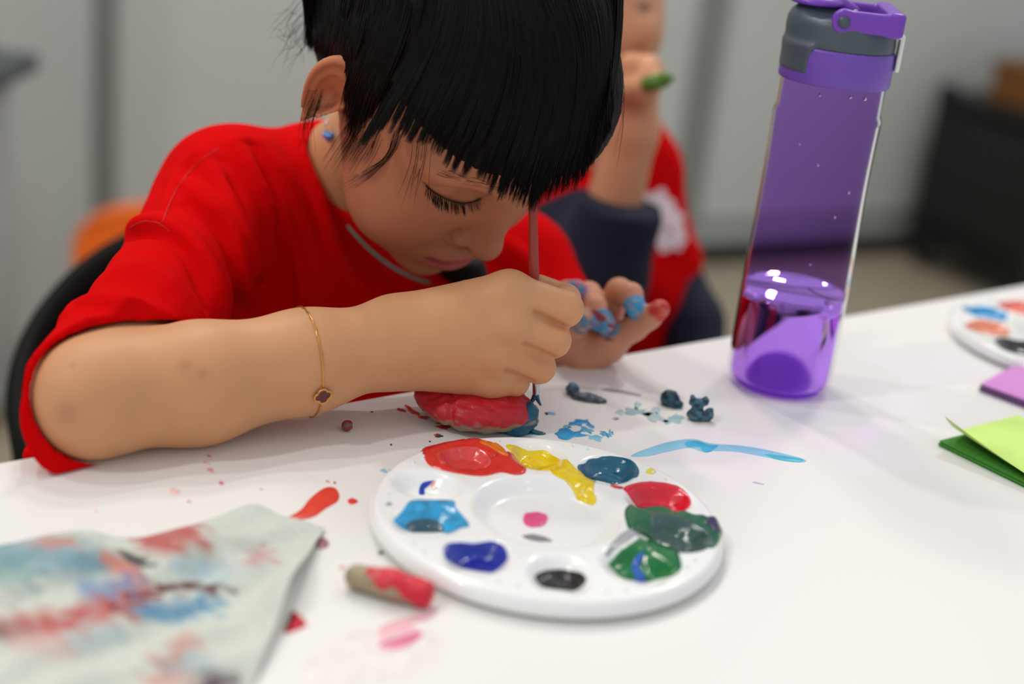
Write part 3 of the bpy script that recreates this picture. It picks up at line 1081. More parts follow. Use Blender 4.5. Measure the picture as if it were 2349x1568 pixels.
for wl, col, lab in [(5, (226, 110, 96), 'coral paint'), (6, (40, 150, 210), 'light blue paint'), (8, (50, 50, 54), 'charcoal paint'), (9, (20, 50, 160), 'ultramarine blue paint'), (0, (24, 60, 160), 'blue paint'),
                     (4, (228, 130, 110), 'coral paint'), (3, (220, 190, 30), 'yellow paint'), (1, (20, 110, 60), 'green paint'), (7, (236, 150, 120), 'pale orange paint')]:
    patch(pal2, lp(wl, .95, seed=wl), col, lab, .0009, .0046, local=True)
patch(pal2, np.array([(-.018, .004), (-.004, -.004), (.012, .0), (.014, .012), (.0, .018), (-.014, .014)]), (60, 110, 90), 'grey green paint', .0007, local=True)

# ================================================================== water bottle
BX, BY = .1712, .8485
bot = empty('water_bottle', (BX, BY, TZ))
tag(bot, 'tall translucent purple water bottle with a grey flip lid', 'bottle')


def bottle_mats():
    M = bpy.data.materials.new('purple_clear_plastic')
    M.use_nodes = True
    nt = M.node_tree
    N, L = nt.nodes, nt.links
    b = N['Principled BSDF']
    b.inputs['Base Color'].default_value = (.40, .20, .84, 1)
    b.inputs['Roughness'].default_value = .02
    b.inputs['IOR'].default_value = 1.12
    b.inputs['Transmission Weight'].default_value = 1
    b.inputs['Specular IOR Level'].default_value = .9
    tc = N.new('ShaderNodeTexCoord')
    no = N.new('ShaderNodeTexNoise')
    no.inputs['Scale'].default_value = 12
    mx = N.new('ShaderNodeMix')
    mx.data_type = 'RGBA'
    mx.inputs[6].default_value = (.70, .48, .96, 1)
    mx.inputs[7].default_value = (.74, .53, .99, 1)
    L.new(tc.outputs['Object'], no.inputs['Vector'])
    L.new(no.outputs['Fac'], mx.inputs[0])
    tr = N.new('ShaderNodeBsdfTransparent')
    L.new(mx.outputs[2], tr.inputs[0])
    gl = N.new('ShaderNodeBsdfGlossy')
    gl.inputs['Roughness'].default_value = .03
    lw = N.new('ShaderNodeLayerWeight')
    lw.inputs[0].default_value = .06
    ms = N.new('ShaderNodeMixShader')
    L.new(lw.outputs['Fresnel'], ms.inputs[0])
    L.new(tr.outputs[0], ms.inputs[1])
    L.new(gl.outputs[0], ms.inputs[2])
    L.new(ms.outputs[0], N['Material Output'].inputs[0])
    MATS['bottle'] = M
    W_ = bpy.data.materials.new('bottle_water')
    W_.use_nodes = True
    b = W_.node_tree.nodes['Principled BSDF']
    b.inputs['Base Color'].default_value = (.93, .90, 1, 1)
    b.inputs['Roughness'].default_value = 0
    b.inputs['IOR'].default_value = 1.33
    b.inputs['Transmission Weight'].default_value = 1
    nz_ = W_.node_tree.nodes.new('ShaderNodeTexNoise')
    nz_.inputs['Scale'].default_value = 60
    MATS['water'] = W_


bottle_mats()
prof = [(.0, .0050), (.012, .0048), (.022, .0030), (.0262, .0010), (.0288, .0012), (.0312, .0038), (.0326, .0085), (.0330, .016), (.0330, .04), (.0327, .08), (.0319, .115), (.0316, .14), (.0319, .165), (.0322, .1745), (.0315, .1765), (.0307, .178), (.0307, .197)]
pr = spline(prof[3:14], 5)
outer = np.vstack([prof[:3], pr, prof[14:]])
o = link('bottle_body', lathe_mesh('bottle_body', outer, 72), MATS['bottle'])
o.parent = bot
wpts = [(0, .0058)] + [(r - .0012, max(z, .0058)) for r, z in outer[3:] if z < .062] + [(.0318, .0645), (.0308, .0632), (0, .0630)]
o = link('water', lathe_mesh('water', wpts, 72), MATS['water'])
o.parent = bot
o['label'] = 'clear water filling the lower third'
# lid, built around the bottle axis; local +x faces right, -y the viewer
purp = mat('lid_purple', (112, 74, 176), .42, .03)
purp2 = mat('lid_purple_bright', (118, 62, 182), .35, .03)
grey = mat('lid_grey', (74, 84, 94), .4, .03)
o = link('lid_band', lathe_mesh('lid_band', [(.0300, .1945), (.0322, .1945), (.0327, .1955), (.0327, .206), (.0323, .2135), (.0320, .2150), (.0, .2150)], 72), purp)
o.parent = bot


def f_shell(P):
    d = chain(P, [(0, 0, .2135), (0, 0, .2255)], [.0318, .0295])
    q = np.abs(P[:, 2] - .2225) - .0095
    d = smax(np.hypot(P[:, 0], P[:, 1]) - (.0321 - .10 * np.maximum(P[:, 2] - .2135, 0)), q, .005)
    # spout hump on the left
    d = smin(d, smax(ell(P, (-.017, 0, .226), (.0150, .017, .0145)), P[:, 2] - .2385, .003), .006)
    # side flank dipping onto the band on the left
    d = smin(d, smax(np.hypot(P[:, 0], P[:, 1]) - .0332, np.maximum(P[:, 0] + .019, np.maximum(.1995 - P[:, 2], P[:, 2] - .216)), .002), .004)
    return d


me, _ = sdf_mesh('lid_shell', f_shell, (-.05, -.05, .19), (.05, .05, .25), .0012, 8)
o = link('lid_shell', me, grey)
o.parent = bot


def f_cap(P):
    d = ell(P, (-.018, 0, .2385), (.0155, .0175, .0055))
    d = smax(d, .2372 - P[:, 2], .0015)
    t = rc(P, (-.006, 0, .2395), (.004, 0, .2355), .0042, .0036)
    t = np.maximum(t, np.abs(P[:, 1]) - .0165)
    return smin(d, t, .003)


me, _ = sdf_mesh('spout_cap', f_cap, (-.045, -.03, .228), (.02, .03, .25), .0010, 8)
o = link('spout_cap', me, purp2)
o.parent = bot


def f_loop(P):
    # carrying loop: two arms from the pivots, joined by a bar at the right
    y = np.abs(P[:, 1])
    q = np.stack([P[:, 0] - .0105, y - .0265, P[:, 2] - .2325], 1)
    arm = np.linalg.norm(np.maximum(np.abs(q) - np.array([.0150, .0020, .0042]), 0), axis=1) - .0018
    piv = np.maximum(np.hypot(P[:, 0] + .004, P[:, 2] - .2320) - .0066, np.abs(y - .0265) - .0038)
    q = np.stack([P[:, 0] - .0255, P[:, 1], P[:, 2] - .2330], 1)
    bar = np.linalg.norm(np.maximum(np.abs(q) - np.array([.0030, .0270, .0050]), 0), axis=1) - .0018
    return smin(smin(arm, piv, .002), bar, .003)


me, _ = sdf_mesh('carry_loop', f_loop, (-.02, -.04, .215), (.05, .04, .25), .0010, 8)
lo_ = link('carry_loop', me, purp2)
lo_.parent = bot
for s in (-1, 1):
    o = link('pivot', tube_mesh('pivot', np.array([[-.004, s * .029, .2320], [-.004, s * .0315, .2320]]), .0034, 20), grey)
    o.parent = lo_
bm = bmesh.new()
box_bm(bm, (.0336, -.006, .2155), (.0026, .009, .021), 0, .0010)
box_bm(bm, (.0319, -.006, .2252), (.005, .009, .0028), 0, .0008)
me = bpy.data.meshes.new('lock_tab')
bm.to_mesh(me)
bm.free()
o = link('lock_tab', me, mat('lock_white', (244, 244, 238), .4), None, False)
o.parent = bot
o['label'] = 'white lock tab'
rv = link('hinge_pin', tube_mesh('hinge_pin', np.array([[.003, -.0172, .2368], [.003, -.0188, .2368]]), .0016, 14), mat('pin_pale', (200, 190, 214), .3))
rv.parent = bot
# droplets clinging inside under the lid
dm = MATS['water']
for i, (a, z, r) in enumerate([(-1.9, .190, .0011), (-1.35, .191, .001), (-1.05, .1905, .0011), (-1.7, .15, .0009), (-1.2, .12, .0008), (-1.0, .135, .0008), (-1.5, .09, .0009), (-2.1, .16, .0008)]):
    me = lathe_mesh('droplet', [(0, -r), (r * .7, -r * .7), (r, 0), (r * .7, r * .7), (0, r)], 12)
    o = link('droplet', me, dm)
    o.parent = bot
    o.location = (.0318 * math.cos(a), .0318 * math.sin(a), z)
bot.rotation_euler = (0, 0, math.radians(-4))
# ================================================================== the girl
ZT = np.array([0, 0, TZ])
HS = .0106                       # head units: 1 = 1.06 cm
_y, _p, _r = math.radians(43), math.radians(44), math.radians(4)
_h = np.array([math.sin(_y), -math.cos(_y), 0])
_z = np.array([0, 0, 1.])
HF = _h * math.cos(_p) - _z * math.sin(_p)
_u = _h * math.sin(_p) + _z * math.cos(_p)
_l = np.cross(_u, HF)
HL = math.cos(_r) * _l + math.sin(_r) * _u
HU = -math.sin(_r) * _l + math.cos(_r) * _u
HM = np.stack([HL, HF, HU], 1)   # columns: her left, forward, up
HO = np.array([-.062, .845, .162]) + ZT


def h2w(p):
    return HO + (np.asarray(p, float) * HS) @ HM.T


def w2h(P):
    return ((P - HO) @ HM) / HS


def skull(q):
    d = ell(q, (0, .1, 4.0), (6.9, 8.6, 7.4))
    return d


def head_base(q):
    """q in head units (x her left, y forward, z up), origin between the ear canals"""
    ax = np.abs(q[:, 0])
    s = np.stack([ax, q[:, 1], q[:, 2]], 1)
    d = skull(q)
    d = smin(d, ell(q, (0, 2.4, -.5), (6.0, 5.8, 6.2)), 2.0)                 # mid face
    d = smin(d, ell(s, (2.7, 4.6, -2.9), (3.2, 3.0, 3.3)), 1.6)              # cheeks
    d = smin(d, ell(q, (0, 4.6, -5.6), (3.2, 3.2, 2.8)), 1.8)                # jaw
    d = smin(d, ell(q, (0, 6.4, -7.2), (1.5, 1.35, 1.15)), 1.3)              # chin
    d = smin(d, ell(q, (0, 6.0, -4.2), (2.6, 2.35, 1.9)), 1.2)               # muzzle
    d = smin(d, ell(s, (2.6, 6.0, 3.2), (2.6, 1.5, 1.0)), 1.2)               # brow
    # eye sockets
    d = smax(d, -ell(s, (3.1, 8.6, 1.6), (1.75, 1.9, 1.25)), 1.0)
    d = smin(d, ell(s, (3.05, 5.75, 1.45), (1.55, 1.35, 1.25)), .5)          # closed lids
    # nose
    d = smin(d, rc(q, (0, 7.85, 2.6), (0, 8.9, -1.35), .95, .75), .9)
    d = smin(d, ell(q, (0, 8.95, -1.6), (1.0, 1.0, .88)), .55)
    d = smin(d, ell(s, (1.05, 8.05, -1.95), (.84, .92, .74)), .28)
    d = smax(d, -ell(s, (.55, 8.75, -2.75), (.34, .45, .4)), .25)
    return d


def head_face(q):
    d = head_base(q)
    ax = np.abs(q[:, 0])
    s = np.stack([ax, q[:, 1], q[:, 2]], 1)
    # lips
    d = smin(d, ell(q, (0, 8.05, -3.95), (1.85, .78, .58)), .4)
    d = smin(d, ell(q, (0, 7.9, -5.05), (1.55, .85, .64)), .4)
    seam = np.sqrt((np.maximum(ax - 1.8, 0)) ** 2 + ((q[:, 2] + 4.48 + .10 * ax) / .8) ** 2 + (np.maximum(np.abs(q[:, 1] - 8.2) - 1.6, 0)) ** 2)
    d = d + .34 * np.exp(-(seam / .17) ** 2)
    # philtrum and groove under the lip
    d = d + .10 * np.exp(-((q[:, 0]) / .3) ** 2 - ((q[:, 2] + 3.1) / .5) ** 2) * (q[:, 1] > 5)
    return d


EAR_A = np.array([-.62, -.78, .10])          # across the ear, outwards and back
EAR_A /= np.linalg.norm(EAR_A)
EAR_B = np.array([-.12, -.40, .90])
EAR_B -= EAR_A * (EAR_A @ EAR_B)
EAR_B /= np.linalg.norm(EAR_B)
EAR_N = np.cross(EAR_B, EAR_A)
if EAR_N[1] < 0:
    EAR_N = -EAR_N


def ear(q, side=-1):
    p = q.copy()
    if side > 0:
        p[:, 0] = -p[:, 0]
    p = p - np.array([-6.15, -.15, .55])
    a, b, n = p @ EAR_A, p @ EAR_B, p @ EAR_N
    a = a - .80
    # egg outline, wide above and narrow at the lobe
    wa = 1.62 + .20 * b - .07 * b * b
    b = b + .35
    wa = 1.26 + .24 * b - .05 * b * b
    o = np.maximum(np.hypot(a / np.maximum(wa, .35), b / 2.75) - 1, -2) * 1.35
    rr = np.hypot(a / np.maximum(wa, .4), b / 2.8)
    sheet = .22 * np.clip(rr, 0, 1) ** 2 * 1.6
    sheet = sheet + .30 * np.exp(-((rr - .86) / .17) ** 2) * (b > -1.7)          # helix
    sheet = sheet - .50 * np.exp(-(((a + .35) / .62) ** 2 + ((b + .45) / .85) ** 2))   # concha
    sheet = sheet + .22 * np.exp(-((rr - .52) / .12) ** 2) * (b > -.6) * (a > -.3)     # antihelix
    t = np.abs(n - sheet * 1.2) - .26
    return smax(t, o, .22)


def head_f(P):
    q = w2h(P)
    d = head_face(q)
    e = np.minimum(ear(q, -1), ear(q, 1))
    d = smin(d, e, .35)
    return d * HS


# ---- joints
El = onz(208, 912, .0285)
Fm = onz(452, 879, .0305)
Fq = at(700, 829, Fm[1] + .029)
Wr = at(905, 786, Fm[1] + .051)
SR = at(510, 462, .872)
NB = np.array([-.122, .915, .088]) + ZT
SL = at(1180, 610, 1.0)
ELL = at(1262, 800, .985)
WL = at(1292, 800, .862)
HANDY = Wr[1]


def J(px, py, dy):
    return at(px, py, HANDY + dy)


RH = {  # knuckle, middle joint, end joint, tip  (right hand)
    'I': ([J(1168, 676, .008), J(1297, 708, .010)], [.0125, .0098]),
    'M': ([J(1165, 742, .001), J(1269, 780, .005)], [.0120, .0096]),
    'R': ([J(1138, 806, .001), J(1237, 842, .006)], [.0115, .0090]),
    'L': ([J(1126, 860, .006), J(1180, 874, .009)], [.0108, .0084]),
}
HAX = (RH['M'][0][1] - RH['M'][0][0])
HAX /= np.linalg.norm(HAX)
AWAY = np.array([-.10, .98, -.05])
for k_, (pts, rad) in RH.items():
    p = pts[-1]
    ln = {'I': .021, 'M': .022, 'R': .020, 'L': .016}[k_]
    d1 = AWAY * ln + HAX * .002
    d2 = -HAX * ln * .75 + AWAY * .004
    pts += [p + d1, p + d1 + d2]
    rad += [rad[-1] * .9, rad[-1] * .78]
TH = [J(985, 742, .012), J(1075, 690, .026), J(1160, 690, .040), J(1222, 712, .040)]
THR = [.0125, .0112, .0098, .0080]
LH = {  # left hand, palm up
    'L': ([at(1392, 786, .846), at(1455, 752, .838), at(1490, 727, .832), at(1514, 709, .828)], [.0098, .0080, .0074, .0062]),
    'R': ([at(1383, 748, .862), at(1420, 668, .858), at(1447, 676, .842), at(1457, 704, .834)], [.0098, .0085, .0076, .0064]),
    'M': ([at(1350, 728, .870), at(1350, 676, .862), at(1366, 706, .842), at(1388, 744, .832)], [.0100, .0085, .0076, .0066]),
    'I': ([at(1305, 728, .880), at(1275, 682, .874), at(1302, 670, .862), at(1322, 664, .852)], [.0098, .0082, .0074, .0064]),
}
LT = [at(1286, 800, .858), at(1296, 775, .846), at(1312, 752, .838), at(1332, 738, .832)]
LTR = [.0120, .0105, .0088, .0074]


def arm_r(P):
    d = chain(P, [SR, at(374, 692, El[1] * .52 + SR[1] * .48), El], [.030, .0240, .0285], .01)
    d2 = chain(P, [El, Fm, Fq, Wr], [.0285, .0302, .0262, .0222], .012)
    return smin(d, d2, .012)


def hand_r(P):
    d = None
    base = {'I': Wr + np.array([0, .004, .008]), 'M': Wr + np.array([0, 0, .004]), 'R': Wr + np.array([0, 0, -.004]), 'L': Wr + np.array([0, .003, -.009])}
    palm = None
    for k_, (pts, rad) in RH.items():
        e = rc(P, base[k_], pts[0], .0165, .0132)
        palm = e if palm is None else smin(palm, e, .012)
    palm = smin(palm, rc(P, Wr + np.array([.01, .012, 0]), J(1130, 770, .022), .016, .018), .01)
    for k_, (pts, rad) in RH.items():
        f = rc(P, pts[0], pts[1], rad[0], rad[1])
        kn = np.linalg.norm(P - pts[0] - np.array([0, -.0034, .0005]), axis=1) - rad[0] * 1.0
        f = smin(f, kn, .004)
        f = smin(f, rc(P, pts[1], pts[2], rad[1], rad[2]), .002)
        f = smin(f, rc(P, pts[2], pts[3], rad[2], rad[3]), .002)
        d = f if d is None else smin(d, f, .0022)
    d = smin(palm, d, .0045)
    d = smin(d, chain(P, TH, THR, .003), .004)
    return d


def hand_l(P):
    palm = None
    for k_, (pts, rad) in LH.items():
        e = rc(P, WL, pts[0], .0150, .0118)
        palm = e if palm is None else smin(palm, e, .010)
    palm = smin(palm, rc(P, at(1330, 822, .846), at(1392, 790, .848), .0125, .0105), .008)
    d = None
    for k_, (pts, rad) in LH.items():
        f = chain(P, pts, rad, .002)
        d = f if d is None else smin(d, f, .0016)
    d = smin(palm, d, .005)
    return smin(d, chain(P, LT, LTR, .003), .006)


def near(P, f, c, r, far):
    """evaluate f only inside a ball, a bound outside"""
    dd = np.linalg.norm(P - c, axis=1) - r
    o = np.maximum(dd, far)
    mk = dd < far
    if mk.any():
        o[mk] = f(P[mk])
    return o


HIP = np.array([-.20, 1.06, -.25]) + ZT
CHE = np.array([-.135, .955, -.06]) + ZT


def body_f(P):
    d = chain(P, [NB + np.array([0, 0, -.01]), CHE, HIP], [.036, .046, .055], .02)
    d = smin(d, rc(P, NB, HO - HU * .035 - HF * .006, .034, .034), .015)
    d = smin(d, rc(P, NB - np.array([.01, -.012, .035]), SR, .028, .030), .02)
    d = smin(d, rc(P, NB - np.array([.01, -.012, .035]), SL + np.array([-.01, .012, -.012]), .026, .026), .02)
    d = smin(d, arm_r(P), .012)
    d = smin(d, chain(P, [SL, ELL, WL], [.034, .027, .0185], .008), .012)
    d = smin(d, near(P, hand_r, Wr * .5 + RH['M'][0][0] * .5 + np.array([.02, .01, 0]), .085, .03), .010)
    d = smin(d, near(P, hand_l, at(1380, 740, .85), .075, .03), .008)
    d = smin(d, near(P, head_f, h2w((0, 1.5, 1.5)), .155, .03), .010)
    return d


girl = empty('person', (HIP[0], HIP[1], .0))
tag(girl, 'girl in a red t-shirt bending over to paint clay', 'person')

# ---- crease lines on the face, traced onto the surface
fh = lambda P: head_f(P)
lid_line = spline(trace(fh, *np.array([(972, 420), (988, 436), (1010, 450), (1040, 462), (1070, 466), (1098, 458), (1124, 446)]).T)[0], 6)


NOSE = trace(head_f, *spline([(1054, 530), (1038, 536), (1031, 548), (1036, 562), (1052, 572), (1070, 574)], 4).T)[0]
CREASE = [trace(hand_r, *spline(c_, 4).T)[0] for c_ in ([(1226, 714), (1258, 733), (1292, 749)], [(1203, 787), (1236, 805), (1270, 820)], [(1160, 849), (1190, 863), (1218, 874)])]


def girl_f(P):
    d = body_f(P)
    mk = np.linalg.norm(P - RH['R'][0][1], axis=1) < .06
    if mk.any():
        Q = P[mk]
        for L_ in CREASE:
            e = polyd(Q, L_)
            s = np.clip(np.linalg.norm(Q - L_[0], axis=1) / .010, .15, 1)
            d[mk] += .0030 * s * np.exp(-(e / .0018) ** 2)
    mk = np.linalg.norm(P - NOSE.mean(0), axis=1) < .03
    if mk.any():
        d[mk] += .0026 * np.exp(-(polyd(P[mk], NOSE) / .0022) ** 2)
    c = lid_line.mean(0)
    mk = np.linalg.norm(P - c, axis=1) < .035
    if mk.any():
        e = polyd(P[mk], lid_line)
        d[mk] += .0010 * np.exp(-(e / .0010) ** 2)
    return d


def girl_cols(V):
    C = np.tile(np.array(s2l((207, 152, 110))), (len(V), 1))

    def mix(k, col):
        k = np.clip(k, 0, 1)[:, None]
        C[:] = C * (1 - k) + np.array(s2l(col)) * k
    q = w2h(V)
    ax = np.abs(q[:, 0])
    inh = np.clip(1 - (np.maximum(near(V, head_f, h2w((0, 1.5, 1.5)), .155, .03), 0) - .001) / .012, 0, 1)
    # head: rosier skin with the face's shade painted in, cheeks, lips, ears, brow
    mix(.9 * inh, (180, 116, 86))
    mix(.35 * inh * np.exp(-((ax - 4.2) / 1.8) ** 2 - ((q[:, 2] + 2.3) / 1.8) ** 2 - ((q[:, 1] - 5.2) / 2.5) ** 2), (206, 122, 98))
    lipz = np.maximum(np.exp(-((q[:, 2] + 4.02 + .16 * ax) / .42) ** 4), np.exp(-((q[:, 2] + 4.98 - .05 * ax) / .48) ** 4)) * (ax < 1.95) * (q[:, 1] > 6.6)
    mix(.9 * inh * lipz, (176, 82, 82))
    mix(inh * .8 * np.exp(-((q[:, 2] + 4.48 + .10 * ax) / .13) ** 2) * (ax < 1.85) * (q[:, 1] > 6.6), (112, 52, 50))
    earm = (inh > .5) & (ax > 6.35) & (q[:, 1] < 1.2) & (np.abs(q[:, 2]) < 4)
    mix(.6 * earm, (206, 122, 86))
    e = polyd(V, lid_line)
    mix(.75 * np.exp(-(e / .0012) ** 2), (60, 34, 28))
    mix(.45 * np.exp(-(polyd(V, NOSE) / .0022) ** 2), (120, 70, 52))  # crease shading round the nostril wing, painted into the skin
    # left palm: pinker
    inl = np.linalg.norm(V - at(1380, 745, .85), axis=1) < .06
    mix(.55 * inl, (206, 140, 120))
    # knuckle warmth of the right hand
    for k_, (pts, rad) in RH.items():
        mix(.35 * np.exp(-(np.linalg.norm(V - pts[1], axis=1) / .012) ** 2), (216, 146, 104))
    for L_ in CREASE:
        mix(.55 * np.exp(-(polyd(V, L_) / .0016) ** 2), (150, 88, 62))
    # faint marks on the forearm
    for (x, y, r_) in ((424, 836, .0030), (464, 857, .0026), (166, 839, .0016), (150, 950, .007)):
        p = trace(arm_r, [x], [y])[0][0]
        mix(.4 * np.exp(-(np.linalg.norm(V - p, axis=1) / r_) ** 2), (168, 100, 84))
    # paint on the left finger tips
    pn = nz(V, 520., 1.)
    for k_, cols in (('L', [(206, 60, 60)]), ('R', [(62, 160, 206)]), ('M', [(70, 150, 190), (140, 60, 70)]), ('I', [(70, 150, 196), (190, 90, 110)])):
        pts = LH[k_][0]
        t = pts[3]
        d = np.linalg.norm(V - t, axis=1)
        rr = .0085 if k_ != 'M' else .011
        mix(np.clip((rr - d) / .0012, 0, 1) * np.clip(.95 + .6 * pn, .25, 1), cols[0])
        if len(cols) > 1:
            mix(np.clip((rr * 1.2 - d) / .002, 0, 1) * np.clip(-.5 + nz(V, 420., 3.) * 3, 0, 1), cols[1])
    d = np.linalg.norm(V - LT[3], axis=1)
    mix((d < .008) * np.clip(.7 + pn, 0, 1), (92, 130, 150))
    p = at(1312, 828, .84)
    mix(.6 * np.exp(-(np.linalg.norm(V - p, axis=1) / .004) ** 2), (110, 84, 84))
    return C


me, V = sdf_mesh('body', girl_f, np.array([-.34, .56, -.33]) + ZT, np.array([.14, 1.16, .31]) + ZT, .0014)
setcol(me, girl_cols(V))
skin = mat('skin', (0, 0, 0), .5, .03, 60, .05, 900, attr='col', sss=.22, spec=.35)
gb = link('body', me, skin, girl)

# ---------------------------------------------------------------- t-shirt
SLE = El + np.array([.000, .006, .004])          # sleeve mouth
SAX = (SLE - SR) / np.linalg.norm(SLE - SR)
SP1, SP2, SP3 = at(69, 1000, El[1] - .014), at(140, 835, El[1] + .012), at(377, 741, El[1] + .058)
SPN = np.cross(SP2 - SP1, SP3 - SP1)
SPN /= np.linalg.norm(SPN)
if SPN @ SAX < 0:
    SPN = -SPN


SM = at(374, 692, El[1] * .52 + SR[1] * .48)


def sleeve(P, off=0.):
    d = chain(P, [SR + np.array([0, .008, -.004]), SM, El + np.array([.0085, 0, .0040]) + SAX * .02], [.0440 - off, .0335 - off, .0336 - off], .012)
    d = smin(d, rc(P, SM, at(158, 802, El[1] + .004) + SAX * .02, .028 - off, .0125 - off), .010)
    return smin(d, rc(P, El + np.array([-.003, .03, -.008]), at(94, 1016, El[1] + .010) + SAX * .01, .020 - off, .0050 - off), .006)


def shirt_base(P):
    d = sleeve(P)
    d = smin(d, rc(P, SL + np.array([0, .008, -.012]), ELL * .6 + SL * .4, .046, .044), .02)
    t = chain(P, [NB + np.array([-.012, .014, -.022]), CHE + np.array([-.01, .0, 0]), HIP], [.044, .088, .105], .03)
    t = smin(t, rc(P, NB + np.array([-.01, .012, -.026]), SR + np.array([.01, .01, .000]), .044, .046), .03)
    t = smin(t, rc(P, NB + np.array([0, .01, -.025]), SL + np.array([-.01, .01, -.008]), .044, .046), .03)
    t = smin(t, rc(P, CHE + np.array([-.04, -.02, 0]), SR + np.array([.02, .02, -.05]), .07, .05), .03)
    return smin(d, t, .022)


FOLDS = [  # (pixel polyline, amplitude, width)
    ([(556, 330), (590, 400), (640, 500), (680, 620), (700, 720)], .0050, .0075),
    ([(610, 330), (660, 420), (700, 520), (735, 640), (745, 720)], .0035, .007),
    ([(470, 360), (520, 440), (560, 540), (590, 640), (600, 730)], .0045, .008),
    ([(400, 410), (450, 440), (520, 520), (552, 620), (560, 730)], .0035, .007),
    ([(575, 340), (622, 450), (655, 560), (672, 700)], -.0055, .006),
    ([(500, 380), (545, 470), (580, 580), (596, 700)], -.0040, .006),
    ([(430, 470), (500, 520), (540, 620), (545, 730)], -.0045, .006),
    ([(300, 520), (340, 512), (380, 520), (440, 560), (490, 640), (510, 730)], .0050, .007),
    ([(300, 535), (350, 530), (400, 548), (450, 610), (470, 700)], -.0035, .006),
    ([(240, 640), (300, 620), (380, 650), (440, 710)], .0025, .012),
    ([(150, 720), (215, 690), (300, 700), (375, 735)], .0035, .007),
    ([(110, 840), (150, 785), (205, 735)], .0022, .007),
    ([(700, 330), (730, 420), (760, 540), (800, 640), (860, 720)], .0040, .008),
    ([(720, 340), (765, 470), (820, 600), (900, 690)], -.0030, .007),
    ([(480, 330), (430, 370), (395, 430), (372, 500)], .0020, .0045),
    ([(1160, 560), (1200, 590), (1230, 640)], .003, .007),
    ([(1120, 600), (1150, 620), (1190, 650)], -.003, .006),
]
FW = []
for px_, am, wd_ in FOLDS:
    L_, v_ = trace(shirt_base, *np.asarray(spline(px_, 3), float).T)
    FW.append((L_, am, wd_))


FB = [(L_.mean(0), np.linalg.norm(L_ - L_.mean(0), axis=1).max()) for L_, _a, _w in FW]


def shirt_out(P):
    d = shirt_base(P)
    nearm = np.abs(d) < .015
    if nearm.any():
        Q = P[nearm]
        add = np.zeros(len(Q))
        for (L_, am, wd_), (bc, br_) in zip(FW, FB):
            mk = np.linalg.norm(Q - bc, axis=1) < br_ + 2.4 * wd_
            if not mk.any():
                continue
            q = Q[mk]
            e = polyd(q, L_)
            s = np.minimum(1, np.minimum(np.linalg.norm(q - L_[0], axis=1), np.linalg.norm(q - L_[-1], axis=1)) / .02)
            add[mk] -= 3.0 * am * np.exp(-(e / (wd_ * .8)) ** 2) * (.25 + .75 * s)
        add += .0009 * np.sin(Q[:, 0] * 70 + 3 * np.sin(Q[:, 2] * 40)) * np.sin(Q[:, 2] * 60 + Q[:, 1] * 50)
        d[nearm] += add
    return d


NAX = (HO - HU * .03 - NB)
NAX /= np.linalg.norm(NAX)


def neck_cut(P):
    return rc(P, NB + NAX * .035, NB + NAX * .30, .041, .046)


def shirt_f(P):
    d = shirt_out(P)
    # sleeve mouth, hollow behind the hem
    inr = ((P - SR) @ SAX > .07) & (np.linalg.norm(np.cross(P - SR, SAX), axis=1) < .10)
    cut = (P - SP2) @ SPN - .021
    d = np.where(inr, np.maximum(d, cut), d)
    d = np.where(inr & (cut > -.016), np.maximum(d, -(arm_r(P) - .0018)), d)
    d = smax(d, -neck_cut(P), .004)
    d = np.maximum(d, (TZ - .29) - P[:, 2])
    d = np.where(((P - EP) @ EN > -.004) & (P[:, 2] > TZ - .06), np.maximum(d, TZ + .0008 - P[:, 2]), d)
    lax = (ELL - SL) / np.linalg.norm(ELL - SL)
    d = np.where((np.linalg.norm(P - ELL, axis=1) < .07), np.maximum(d, (P - SL) @ lax - .11), d)
    return d


me, V = sdf_mesh('t_shirt', shirt_f, np.array([-.37, .58, -.33]) + ZT, np.array([.12, 1.20, .20]) + ZT, .0017)
red = mat('red_cotton', (212, 5, 9), .9, .05, 40, .3, 1300, spec=.04)
tshirt = link('t_shirt', me, red, girl)
tshirt['label'] = 'red cotton t-shirt'
# stitched seams
seam_m = mat('red_seam', (192, 5, 9), .85, .05)
for px_ in ([(300, 522), (322, 510), (345, 508), (368, 514), (400, 538), (440, 566)], [(372, 512), (388, 470), (412, 424), (452, 376), (500, 342)]):
    Lp, _v = trace(shirt_f, *spline(px_, 5).T)
    o = link('seam', tube_mesh('seam', Lp, .00055, 6), seam_m, tshirt)

# neck trim
teal_line = [(796, 516), (813, 536), (850, 574), (900, 612), (943, 634), (985, 648)]
Lp, _v = trace(lambda P: np.minimum(shirt_f(P), girl_f(P) - .001), *spline(teal_line, 4).T)
o = link('neck_cord', tube_mesh('neck_cord', Lp, .0011, 8), mat('teal_cord', (96, 168, 156), .6), girl)
o['label'] = 'thin teal cord around the neck'

# trousers, legs and shoes under the table
GX = np.array([.62, -.786, 0])
GS = np.array([.786, .62, 0])
KN = [HIP + GX * .27 + GS * s * .07 + np.array([0, 0, -.02]) for s in (-1, 1)]
FT = [np.array([k[0], k[1], .07]) + GX * .01 for k in KN]


def trou(P):
    d = rc(P, HIP + np.array([0, 0, -.01]) - GS * .03, HIP + GS * .03 + np.array([0, 0, -.01]), .098, .098)
    for s, k, f in zip((-1, 1), KN, FT):
        d = smin(d, chain(P, [HIP + GS * s * .06 - np.array([0, 0, .03]), k, f], [.075, .055, .045], .02), .02)
    return d


